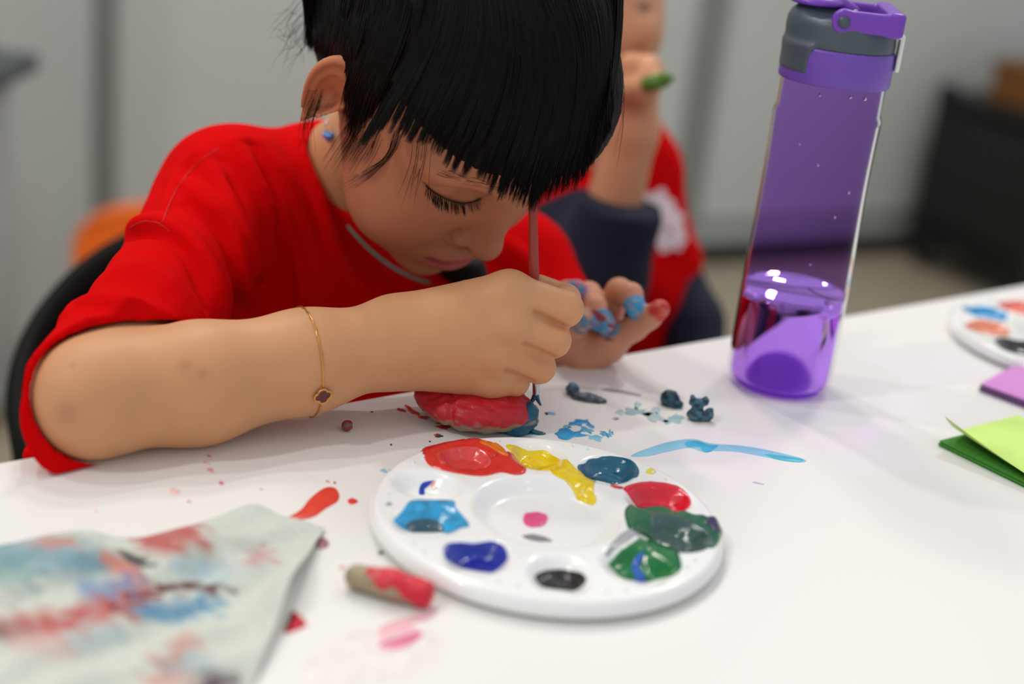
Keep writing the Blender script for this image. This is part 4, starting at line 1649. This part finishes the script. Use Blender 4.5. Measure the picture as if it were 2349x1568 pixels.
me, V = sdf_mesh('trousers', trou, (-.5, .6, .0), (.25, 1.35, .62), .008)
link('trousers', me, mat('navy_cotton', (30, 34, 52), .85), girl)
for s, f in zip((-1, 1), FT):
    me, V = sdf_mesh('shoe', lambda P: smax(rc(P, f + np.array([0, 0, -.03]), f + GX * .11 + np.array([0, 0, -.036]), .042, .034), .003 - P[:, 2], .006), f - .25, f + .25, .006)
    link('shoe', me, mat('shoe_white', (220, 220, 220), .6), girl)

# ---------------------------------------------------------------- hair
def hair_cap(q):
    d = ell(q, (0, -.1, 4.2), (7.15, 8.9, 7.9))
    d = smin(d, ell(q, (0, -3.6, -.5), (5.6, 4.8, 4.2)), 1.5)                 # nape
    # full fringe, standing off the forehead
    fr = ell(q, (0, 3.5, 5.7), (6.4, 5.8, 5.2))
    d = smin(d, fr, 1.2)
    # open the face: everything in front of the hairline below the fringe
    hl = 5.3 + .10 * np.maximum(0, 4.5 - np.abs(q[:, 0])) + np.clip(3.6 - q[:, 1], 0, 8) * .0
    front = np.minimum(q[:, 1] - 2.6, (hl - q[:, 2]))
    d = smax(d, front, .6)
    # sideburns
    d = smax(d, np.minimum(q[:, 1] + .9 - .28 * (q[:, 2] + 1), (-.2 - .0 * q[:, 1]) - q[:, 2]), .5)
    # free the ears
    s = np.stack([np.abs(q[:, 0]), q[:, 1], q[:, 2]], 1)
    d = smax(d, -ell(s, (7.4, -1.15, .0), (2.2, 1.9, 2.7)), .4)
    return d


hair_f = lambda P: hair_cap(w2h(P)) * HS
hairm = mat('black_hair', (15, 10, 8), .5, .25, 160, 0, spec=.16)
me, V = sdf_mesh('hair', lambda P: hair_f(P) + .0006 * np.sin(w2h(P)[:, 0] * 9 + 2 * np.sin(w2h(P)[:, 2] * .8)), HO - .17, HO + .2, .0022)
hair = link('hair', me, hairm, girl)
hair['label'] = 'black hair with a full fringe'


def strands(name, curves, r0, parent, material, sides=3):
    """curves (n,k,3); tapered tubes in one mesh"""
    Cv = np.asarray(curves, float)
    n, k = Cv.shape[:2]
    T = np.gradient(Cv, axis=1)
    T /= np.linalg.norm(T, axis=2)[..., None] + 1e-12
    ref = rng.normal(size=(n, 1, 3))
    A = np.cross(T, ref)
    A /= np.linalg.norm(A, axis=2)[..., None] + 1e-12
    Bv = np.cross(T, A)
    s = np.linspace(0, 1, k)
    prof_ = np.clip(np.minimum(.5 + s * 4, (1 - s) * 3.2 + .08), 0, 1)
    rad = np.asarray(r0, float).reshape(-1, 1) * prof_[None]
    th = np.arange(sides) * 2 * np.pi / sides
    G = Cv[:, :, None] + rad[:, :, None, None] * (np.cos(th)[None, None, :, None] * A[:, :, None] + np.sin(th)[None, None, :, None] * Bv[:, :, None])
    idx = np.arange(n * k * sides).reshape(n, k, sides)
    nx = np.roll(idx, -1, 2)
    q = np.stack([idx[:, :-1], idx[:, 1:], nx[:, 1:], nx[:, :-1]], -1).reshape(-1, 4)
    o = link(name, fastmesh(name, G.reshape(-1, 3), q), material, parent)
    o['kind'] = 'stuff'
    return o


def hpt(px, py, off=0.):
    """point on (or just outside) the hair surface on this sight line"""
    f = lambda P: hair_f(P) - off
    P_, v_ = trace(f, px, py)
    return P_


# fringe: root row (above the picture), bend row, tip row
TIPS = np.array([(826, 330), (862, 300), (900, 276), (922, 300), (948, 320), (986, 318), (1016, 356), (1048, 384), (1098, 402), (1140, 436), (1168, 442), (1210, 466), (1240, 450), (1292, 428), (1334, 408), (1368, 352), (1392, 300), (1408, 250)], float)
TIPS = spline(TIPS, 4)
_k = np.linspace(1, 0, len(TIPS))[:, None]
LOWP = TIPS + np.hstack([14 + 52 * _k ** .8, -118 + 0 * _k])
MIDP = TIPS + np.hstack([24 + 96 * _k ** .8, -268 + 20 * _k])
ROOT = TIPS + np.hstack([-24 + 150 * _k, -470 + 40 * _k])
for A_, lim in ((LOWP, 1412.), (MIDP, 1424.), (ROOT, 1385.)):
    A_[:, 0] = np.minimum(A_[:, 0], lim - 14 * np.exp(-np.maximum(A_[:, 0] - lim + 20, 0) / 20))


def row(A, u):
    i = np.clip(u * (len(A) - 1), 0, len(A) - 1.001)
    j = i.astype(int)
    f = (i - j)[:, None]
    return A[j] * (1 - f) + A[j + 1] * f


NS = 6500
u = rng.uniform(0, 1, NS)
cc0 = np.sort(np.random.default_rng(9).uniform(0, 1, 95))
ci0 = np.abs(u[:, None] - cc0[None]).argmin(1)
clump = cc0[ci0]
ut = clump * .5 + u * .5
jit = rng.normal(size=(NS, 2))
crow = np.random.default_rng(5).normal(size=95)[ci0]
pr_ = row(ROOT, u) + jit * 6
pm_ = row(MIDP, u) + jit * 3
pl_ = row(LOWP, ut * .5 + u * .5) + jit * 2
ln_ = 7 * crow + 16 - 75 * rng.uniform(0, 1, NS) ** 2.0
pt_ = row(TIPS, ut) + np.c_[rng.normal(size=NS) * 2.5, np.zeros(NS)]
pt_ = pl_ + (pt_ - pl_) * (1 + ln_ / 118)[:, None]
off = rng.uniform(.0, .0022, NS)
A3 = [hpt(p[:, 0], p[:, 1], .0006) for p in (pr_, pm_, pl_)]
dep = [(a - CAMP) @ _F for a in A3]
dt = dep[2] + (dep[2] - dep[1]) * .45 * (1 + ln_ / 118)
d_ = ray(pt_[:, 0], pt_[:, 1])
A3.append(CAMP + d_ * dt[:, None])
tt = np.linspace(0, 1, 14)
kn_ = np.array([0, .36, .68, 1.0])
cur = np.zeros((NS, 14, 3))
Cc = np.stack(A3, 1)
for i, t in enumerate(tt):      # Lagrange through the four control rows
    wts = [np.prod([(t - kn_[m]) / (kn_[j] - kn_[m]) for m in range(4) if m != j]) for j in range(4)]
    cur[:, i] = sum(wts[j] * Cc[:, j] for j in range(4))
cur -= (_F * 1.)[None, None] * off[:, None, None]
strands('fringe', cur, rng.uniform(.00022, .0005, NS), hair, hairm)

# hair of the side, swept back above the ear and down in front of it
NS2 = 2600
u = rng.uniform(0, 1, NS2)
A0 = np.array([(960, -130), (900, -125), (840, -115), (770, -105), (690, -90)], float)
A1 = np.array([(925, 70), (872, 55), (815, 45), (755, 35), (705, 20)], float)
A2 = np.array([(880, 190), (838, 160), (796, 120), (748, 88), (706, 62)], float)
A4 = np.array([(836, 316), (806, 290), (782, 200), (742, 120), (706, 104)], float)
jt = rng.normal(size=(NS2, 2))
ext = rng.uniform(-1, 1, NS2)[:, None] * np.array([[-10, 26.]]) * (u < .55)[:, None]
Cc = np.stack([hpt(*(row(A, u) + jt * s + e).T, .0007) for A, s, e in ((A0, 8, 0), (A1, 6, 0), (A2, 5, 0), (A4, 7, ext))], 1)
cur = np.zeros((NS2, 12, 3))
for i, t in enumerate(np.linspace(0, 1, 12)):
    wts = [np.prod([(t - kn_[m]) / (kn_[j] - kn_[m]) for m in range(4) if m != j]) for j in range(4)]
    cur[:, i] = sum(wts[j] * Cc[:, j] for j in range(4))
cur -= _F[None, None] * rng.uniform(0, .0012, NS2)[:, None, None]
strands('side_hair', cur, rng.uniform(.0002, .00045, NS2), hair, hairm)


def loose(name, specs, r, parent, mt, off=.0010, n=14, f=None):
    f = f or (lambda P: np.minimum(girl_f(P), hair_f(P)))
    out = []
    for L_ in specs:
        L_ = spline(np.asarray(L_, float), 8)
        ii = np.linspace(0, len(L_) - 1, n).round().astype(int)
        out.append(L_[ii])
    out = np.array(out)
    P_, v_ = trace(lambda P: f(P) - off, out[..., 0].ravel(), out[..., 1].ravel())
    # keep strands that leave the head at the head's distance
    dd = ((P_ - CAMP) @ _F).reshape(len(out), n)
    ok = (v_ < .002).reshape(len(out), n)
    for i in range(len(out)):
        last = dd[i][ok[i]][0] if ok[i].any() else (HO - CAMP) @ _F
        for j in range(n):
            if ok[i, j] and abs(dd[i, j] - last) < .012:
                last = dd[i, j]
            else:
                dd[i, j] = last
        dd[i] = np.convolve(np.r_[dd[i][:1], dd[i][:1], dd[i], dd[i][-1:], dd[i][-1:]], np.ones(5) / 5, 'valid')
    W3 = CAMP + ray(out[..., 0], out[..., 1]) * dd[..., None]
    return strands(name, W3, np.full(len(out), r), parent, mt)


R5 = np.random.default_rng(11)
sp = []
for i in range(60):             # wisps in front of the ear, swept down and back
    x, y = R5.uniform(800, 880), R5.uniform(270, 320)
    e = R5.uniform(0, 1)
    sp.append([(x, y), (x - 12 - 20 * e, y + 40), (x - 30 - 40 * e, y + 70 + 30 * e)])
for i in range(15):             # one lock across the cheek
    j = R5.normal(size=2) * 8
    sp.append([(915 + j[0], 300 + j[1]), (896 + j[0] * .7, 352), (850 + j[1], 395 + j[0]), (790 + j[0] * 2, 430 + j[1] * 2)])
for i in range(20):             # hair falling behind the ear
    x = R5.uniform(690, 722)
    sp.append([(x + 20, 215 + R5.uniform(-20, 30)), (x, 270), (x - 10 + R5.uniform(-16, 20), 330 + R5.uniform(-30, 40))])
for i in range(8):
    x, y = R5.uniform(930, 1000), 320
    sp.append([(x, y), (x - 8, y + 60), (x - 26 + R5.uniform(-16, 16), y + 120 + R5.uniform(-10, 60))])
loose('wisps', sp, .00012, hair, hairm)
sp = []
for i in range(40):             # flyaways against the wall
    x, y = R5.uniform(662, 700), R5.uniform(20, 130)
    dx, dy = R5.uniform(-60, 5), R5.uniform(-30, 70)
    sp.append([(x + 20, y - 30), (x - 4, y), (x + dx * .5, y + dy * .4 + R5.uniform(-12, 12)), (x + dx, y + dy)])
for i in range(8):
    sp.append([(1410, 120 + 20 * i), (1426 + R5.uniform(-4, 8), 190 + 12 * i), (1400 + R5.uniform(0, 20), 260 + 20 * i)])
loose('flyaways', sp, .00010, hair, hairm)

# eyebrow and lashes
sp = []
for i in range(70):
    t = R5.uniform(0, 1)
    x, y = 1000 + 140 * t, 393 + 36 * t + R5.normal() * 5
    sp.append([(x, y), (x + 9, y + 3), (x + 18, y + 5)])
loose('eyebrow', sp, .00007, gb, mat('brow_hair', (104, 68, 52), .5), .0002, 6, girl_f)
lash = []
LN = len(lid_line)
camd = -_F
for i in range(92):
    t = R5.uniform(.10, .86)
    b = lid_line[int(t * (LN - 1))]
    ln = .0064 * (.6 + .6 * math.sin(math.pi * min(1, t * 1.1))) * R5.uniform(.7, 1.1)
    dirv = (-_U * 1.0 + _R * ((t - .55) * .8 + R5.normal() * .16) + HF * .25 - _F * .25)
    dirv /= np.linalg.norm(dirv)
    k = np.linspace(0, 1, 7)[:, None]
    lash.append(b - _F * .0006 + dirv * ln * k + HF * .0016 * (k ** 2))
o = strands('eyelashes', lash, np.full(len(lash), .0002), gb, mat('lash_black', (14, 10, 9), .5))
# lash line
tube = link('lash_line', tube_mesh('lash_line', lid_line[2:-5] - _F * .0002, .0004, 6), MATS['lash_black'], gb)

# pigtail on her far side
pig = [at(1020, 560, .93), at(1045, 600, .915), at(1078, 636, .905), at(1092, 690, .905), at(1085, 760, .915)]
ps = spline(pig, 8)
s_ = np.linspace(0, 1, len(ps))


def f_pig(P):
    return chain(P, ps[::3], list(.0125 - .006 * np.abs(s_[::3] - .25) + .0016 * np.sin(s_[::3] * 30)), .003)


me, V = sdf_mesh('pigtail', f_pig, ps.min(0) - .03, ps.max(0) + .03, .002)
link('pigtail', me, hairm, hair)

# earring
lobe, _v = trace(girl_f, [752], [286])
lobe = lobe[0]
ed = float((lobe - CAMP) @ _F) - .011
e3 = lambda x, y: CAMP + ray(x, y) * ed
er = link('earring', tube_mesh('earring', spline([e3(758, 282), e3(750, 280), e3(746, 288), e3(748, 298), e3(754, 303)], 6), .0005, 8), mat('silver', (215, 215, 220), .15, metal=1.), girl)
er['label'] = 'silver hook earring with a blue heart stone'
gc = e3(753, 315)


def f_gem(P):
    q = P - gc
    x, z = q @ _R / .0038, q @ np.array([0, 0, 1.]) / .0038
    y = q @ _F / .0038
    a = np.abs(x)
    d = np.minimum(np.sqrt((a - .42) ** 2 + (z - .35) ** 2 + (y * 1.2) ** 2) - .58, np.maximum((a * .75 + .66 * (-z)) - .62 + np.abs(y) * .8, z - .42))
    return d * .0038


me, V = sdf_mesh('gem', f_gem, gc - .007, gc + .007, .0004)
o = link('gem', me, mat('blue_stone', (36, 110, 200), .05, .35, 900, coat=1., spec=.9), er, False)
o['label'] = 'faceted blue heart stone'

# bracelet with a clover charm
bt, bb_ = trace(girl_f, [712, 714, 718, 724, 730], [726, 780, 830, 880, 918])
axv = (Wr - Fm) / np.linalg.norm(Wr - Fm)
ring = []
ctr_a, ctr_b = trace(arm_r, [712], [728])[0][0], trace(arm_r, [732], [926])[0][0]
mid = np.array([chain(np.array([ctr_a]), [El, Fm, Fq, Wr], [0, 0, 0, 0])])
L0 = spline([Fm, Fq, Wr], 20)
c_up = L0[np.argmin(np.linalg.norm(L0 - ctr_a, axis=1))]
c_dn = L0[np.argmin(np.linalg.norm(L0 - ctr_b, axis=1))]
for a in np.linspace(0, 2 * np.pi, 90, endpoint=False):
    k = (1 - math.cos(a)) / 2               # 0 on top of the arm, 1 underneath
    c = c_up * (1 - k) + c_dn * k
    up = np.array([0, 0, 1.]) - axv * axv[2]
    up /= np.linalg.norm(up)
    sd = np.cross(up, axv)
    dv = up * math.cos(a) + sd * math.sin(a)
    t = .015
    for _ in range(30):
        t += float(girl_f((c + dv * t)[None])[0]) * -1 + .0007
    ring.append(c + dv * t)
ring = np.array(ring)
gold = mat('gold', (226, 170, 92), .22, .05, metal=1.)
br = link('bracelet', tube_mesh('bracelet', ring + .00018 * np.sin(np.arange(90) * 2.1)[:, None], .00042, 6, True), gold, girl)
br['label'] = 'fine gold chain bracelet with a clover charm'
cpx = proj(ring)
vis = (ring - CAMP) @ _F < (c_up - CAMP) @ _F
ci = np.argmin(np.hypot(cpx[:, 0] - 729, cpx[:, 1] - 905) + 1e3 * (~vis))
cc_ = ring[ci]
nrm = cc_ - (c_up * .3 + c_dn * .7)
nrm -= axv * (nrm @ axv)
nrm /= np.linalg.norm(nrm)
tg = np.cross(nrm, axv)


def quat(r, z0, n=64):
    th = np.linspace(0, 2 * np.pi, n, endpoint=False)
    rr = r * (.78 + .30 * np.abs(np.cos(2 * th)) ** .7)
    th = th + .1
    return cc_ + nrm * z0 + rr[:, None] * (np.cos(th)[:, None] * axv + np.sin(th)[:, None] * tg)


ch = link('charm', tube_mesh('charm', quat(.0043, .0010), .00055, 8, True), gold, br)
rim = quat(.0040, .0011)
bot_ = quat(.0040, .0003)
V_ = np.vstack([rim, bot_])
n_ = len(rim)
o = link('charm_inlay', mesh('charm_inlay', V_, [list(range(n_)), list(range(2 * n_ - 1, n_ - 1, -1))] + [(j, n_ + j, n_ + (j + 1) % n_, (j + 1) % n_) for j in range(n_)]), mat('garnet_inlay', (98, 34, 34), .25), ch, False)
o['label'] = 'dark red clover inlay'

# ---------------------------------------------------------------- brush in her right hand
bt_tip = at(1230, 950, HANDY + .0165)
bt_top = at(1222, 440, HANDY + .0185)
bax = (bt_top - bt_tip) / np.linalg.norm(bt_top - bt_tip)
BL = np.linalg.norm(bt_top - bt_tip)
brush = empty('paintbrush', bt_tip)
tag(brush, 'thin red brown paintbrush held in the painting hand', 'paintbrush')
P_ = np.array([bt_tip + bax * s for s in np.linspace(.034, BL, 16)])
link('handle', tube_mesh('handle', P_, np.interp(np.linspace(0, 1, 16), [0, .15, .6, .95, 1], [.0020, .0027, .0028, .0023, .0014]), 14), mat('brush_red_wood', (150, 52, 38), .35, .1), brush)
P_ = np.array([bt_tip + bax * s for s in (.0115, .013, .02, .035)])
link('ferrule', tube_mesh('ferrule', P_, [.0017, .0019, .0020, .0021], 14), mat('ferrule_steel', (200, 204, 208), .2, metal=1.), brush)
tealw = mat('wet_bristle_teal', (10, 74, 96), .25, .15, 300)
bs = bt_tip + bax * .0125
for tip_px in ((1205, 938), (1241, 930)):
    tp = onz(*tip_px, .0135)
    tp = CAMP + ray(*np.array(tip_px, float)) * float((bs - CAMP) @ _F)
    L_ = spline([bs, bs * .6 + tp * .4 + (bs - bt_top) * .008, tp], 6)
    link('bristle_tuft', tube_mesh('bristle_tuft', L_, np.linspace(.0018, .0005, len(L_)), 10), tealw, brush)

# ---------------------------------------------------------------- her chair
blackp = mat('black_plastic', (13, 12, 12), .55, .05, spec=.1)
CC = np.array([-.14, 1.06, 0])
chr_ = empty('chair', CC, math.atan2(GX[1], GX[0]))
tag(chr_, 'black plastic chair with curved backrest behind the girl', 'chair')


def chp(ang, r, z):             # angle 0 = her right side, 90 = behind her
    a = math.radians(ang)
    return CC + (-GS * math.cos(a) - GX * math.sin(a)) * r + np.array([0, 0, z])


angs = np.linspace(-22, 202, 60)


def rimz(a):
    return TZ - .145 + .09 * math.sin(math.radians(np.clip(a, 0, 180))) ** 1.5 - .05 * (1 - min(1, (a + 22) / 22) if a < 0 else (min(1, (a - 180) / 22) if a > 180 else 0))


G = []
for a in angs:
    zt = rimz(a)
    col_ = [chp(a, .200, TZ - .36), chp(a, .218, TZ - .28), chp(a, .232, zt - .02), chp(a, .236, zt), chp(a, .244, zt + .004), chp(a, .250, zt - .004), chp(a, .247, zt - .03), chp(a, .236, TZ - .28), chp(a, .216, TZ - .365)]
    G.append(col_)
G = np.array(G)
link('backrest', grid_mesh('backrest', G, False, True), blackp, chr_)
sm_ = lathe_mesh('seat', [(0, 0), (.19, 0), (.212, .006), (.216, .02), (.205, .032), (0, .028)], 40)
so = link('seat', sm_, blackp, None)
so.location = (CC[0], CC[1], TZ - .40)
so.parent = chr_
so.matrix_parent_inverse = chr_.matrix_world.inverted()
for a in (45, 135, 225, 315):
    link('leg', tube_mesh('leg', np.array([chp(a, .16, TZ - .395), chp(a, .23, .004)]), .012, 12), darkmetal, chr_)
for a, r, z in ((62, .186, 0), (30, 0, 0)):
    p = chp(a, .2485, rimz(a) - .012)
    link('rivet', lathe_mesh('rivet', [(0, .003), (.003, .0024), (.0042, 0), (0, -.001)], 12), MATS['silver'], None).location = p
    bpy.context.scene.objects[-1] if False else None
for o in [o for o in sc.objects if o.name.startswith('rivet')]:
    o.parent = chr_
    o.matrix_parent_inverse = chr_.matrix_world.inverted()
# ================================================================== the child behind
CH = {}


def cp(px, py, Y):
    return at(px, py, Y)


kid = empty('person', np.array([*at(1400, 800, 1.32)[:2], 0.]))
tag(kid, 'child in a red t-shirt holding a green crayon to the mouth', 'person')
KH = at(1350, -40, 1.27)          # head centre
kw = at(1452, 300, 1.16)          # wrist
kh = at(1458, 195, 1.155)         # hand


def kid_body(P):
    d = ell(P, KH, (.066, .078, .088))
    d = smin(d, ell(P, at(1405, 80, 1.235), (.040, .045, .035)), .03)            # jaw
    d = smin(d, ell(P, at(1478, 66, 1.205), (.010, .010, .010)), .012)           # nose
    d = smin(d, rc(P, at(1370, 60, 1.29), at(1380, 320, 1.33), .038, .036), .02) # neck
    d = smin(d, chain(P, [at(1380, 360, 1.34), at(1410, 900, 1.38)], [.055, .06]), .03)
    # right arm
    d = smin(d, chain(P, [at(1280, 430, 1.32), at(1360, 650, 1.17), kw, kh], [.033, .028, .0205, .019], .01), .015)
    # left arm
    d = smin(d, chain(P, [at(1440, 400, 1.36), at(1540, 660, 1.34), at(1600, 900, 1.26)], [.034, .028, .022], .01), .015)
    # hand: four bent fingers and a thumb round the crayon
    for i, (x, y) in enumerate(((1490, 150), (1500, 172), (1494, 196), (1482, 216))):
        a = at(1446 + 4 * i, 150 + 24 * i, 1.15)
        b = at(x, y, 1.135)
        c = at(x - 6, y + 12, 1.125)
        d = smin(d, chain(P, [a, b, c], [.0105, .0085, .0075], .003), .005)
    d = smin(d, chain(P, [at(1430, 225, 1.15), at(1462, 200, 1.122), at(1504, 186, 1.118)], [.011, .009, .0075], .003), .006)
    return d


lo_, hi_ = np.array([-.02, 1.05, .40]), np.array([.36, 1.50, 1.20])
me, V = sdf_mesh('body', kid_body, lo_, hi_, .0042)
Cs = np.tile(np.array(s2l((206, 148, 112))), (len(V), 1))
px_ = proj(V)
fr_ = V[:, 1] < 1.24
k = (np.exp(-((px_[:, 0] - 1478) / 16) ** 2 - ((px_[:, 1] - 18) / 12) ** 2) * fr_)[:, None]
Cs = Cs * (1 - k) + np.array(s2l((50, 34, 30))) * k
k = (.7 * np.exp(-((px_[:, 0] - 1462) / 16) ** 2 - ((px_[:, 1] - 108) / 9) ** 2) * fr_)[:, None]
Cs = Cs * (1 - k) + np.array(s2l((176, 84, 76))) * k
# a second eye, brows and lips, placed from the head's own centre
for dx, dy, dz, rx, rz, col, a_ in ((.018, -.075, .012, .009, .004, (50, 34, 30), .9), (.018, -.075, .026, .012, .003, (60, 42, 36), .8), (.052, -.055, .026, .012, .003, (60, 42, 36), .7)):
    q = V - KH
    k = (a_ * np.exp(-((q[:, 0] - dx) / rx) ** 2 - ((q[:, 2] - dz) / rz) ** 2) * (q[:, 1] < -.02) * (np.abs(q[:, 2]) < .07))[:, None]
    Cs = Cs * (1 - k) + np.array(s2l(col)) * k
setcol(me, Cs)
link('body', me, skin, kid)


def kid_shirt(P):
    d = chain(P, [at(1385, 400, 1.34), at(1390, 620, 1.34), at(1410, 980, 1.38)], [.066, .078, .086], .03)
    d = smin(d, rc(P, at(1375, 390, 1.34), at(1438, 395, 1.35), .05, .043), .03)
    d = smin(d, rc(P, at(1440, 395, 1.35), at(1512, 600, 1.34), .043, .038), .02)
    d = smin(d, rc(P, at(1385, 400, 1.33), at(1270, 440, 1.31), .05, .045), .03)
    d = smin(d, rc(P, at(1270, 440, 1.31), at(1300, 500, 1.26), .046, .046), .02)
    d = smax(d, -rc(P, at(1385, 340, 1.33), at(1385, 200, 1.28), .042, .06), .006)
    return d + .003 * np.sin(P[:, 0] * 90 + P[:, 2] * 30) * np.sin(P[:, 2] * 70)


me, V = sdf_mesh('t_shirt', kid_shirt, lo_ - .05, hi_ + .05, .005)
link('t_shirt', me, red, kid)['label'] = 'red t-shirt with a white print'


def kid_sleeve(P):
    e = at(1362, 640, 1.165)
    a = rc(P, at(1290, 490, 1.27), e, .042, .043)
    b = rc(P, e, at(1428, 470, 1.15), .043, .036)
    ax = (kw - e) / np.linalg.norm(kw - e)
    b = np.maximum(b, (P - at(1428, 465, 1.15)) @ ax)
    l = rc(P, at(1530, 620, 1.34), at(1584, 740, 1.31), .031, .032)
    l = smin(l, rc(P, at(1584, 740, 1.31), at(1602, 900, 1.26), .032, .028), .01)
    return np.minimum(smin(a, b, .02), l)


me, V = sdf_mesh('long_sleeves', kid_sleeve, lo_ - .05, hi_ + .05, .005)
link('long_sleeves', me, mat('navy_jersey', (22, 26, 48), .85, .08, 30, .2, 600), kid)['label'] = 'navy long sleeves under the t-shirt'


def kid_hair(P):
    d = ell(P, KH + np.array([-.006, .012, .014]), (.076, .088, .088))
    return smax(d, -ell(P, at(1440, 70, 1.20), (.075, .075, .095)), .01)


me, V = sdf_mesh('hair', kid_hair, KH - .16, KH + .16, .005)
link('hair', me, hairm, kid)


def kid_legs(P):
    h = at(1410, 900, 1.38)
    h = np.array([h[0], h[1], .47])
    d = None
    for s in (-1, 1):
        k_ = h + GX * .26 + GS * s * .07
        f_ = np.array([k_[0], k_[1], .05])
        e = chain(P, [h + GS * s * .06, k_, f_], [.085, .06, .05], .02)
        d = e if d is None else smin(d, e, .02)
    return smax(d, .002 - P[:, 2], .004)


me, V = sdf_mesh('trousers', kid_legs, (-.2, .9, 0), (.65, 1.7, .62), .009)
link('trousers', me, MATS['navy_cotton'], kid)

# print on the shirt front: loose white flower shapes lying on the cloth
pm_ = mat('white_print', (236, 214, 220), .8, .05)
for i, (x, y, rx, ry) in enumerate([(1508, 466, 34, 30), (1540, 500, 26, 26), (1486, 540, 28, 26), (1532, 552, 34, 24), (1502, 508, 20, 14), (1556, 540, 18, 30), (1470, 520, 12, 16)]):
    th = np.linspace(0, 2 * np.pi, 26, endpoint=False)
    k = 1 + .22 * np.cos(5 * th + i)
    G = []
    for s in (0.02, .35, .7, 1.):
        P_, v_ = trace(lambda P: kid_shirt(P) - .0012, x + rx * k * s * np.cos(th), y + ry * k * s * np.sin(th), 1.0, 1.6)
        G.append(P_)
    me = grid_mesh('shirt_print', np.array(G), False, True)
    o = link('shirt_print', me, pm_, kid)

cr0, cr1 = at(1478, 196, 1.112), at(1545, 176, 1.105)
cr = empty('crayon', cr0)
tag(cr, 'stubby green crayon held up to the mouth', 'crayon')
link('stick', tube_mesh('stick', np.array([cr0, cr0 * .3 + cr1 * .7]), .0062, 14), mat('crayon_green', (84, 122, 40), .5), cr)
link('tip', tube_mesh('tip', np.array([cr0 * .3 + cr1 * .7, cr1]), [.0060, .0022], 14), MATS['crayon_green'], cr)

# chair under the child
kc = at(1410, 900, 1.40)
plastic_chair((kc[0] - .02, kc[1] + .06, 0), math.atan2(GX[1], GX[0]) - math.pi / 2, mat('grey_plastic', (70, 72, 76), .5), 'dark grey plastic chair under the child', .70)
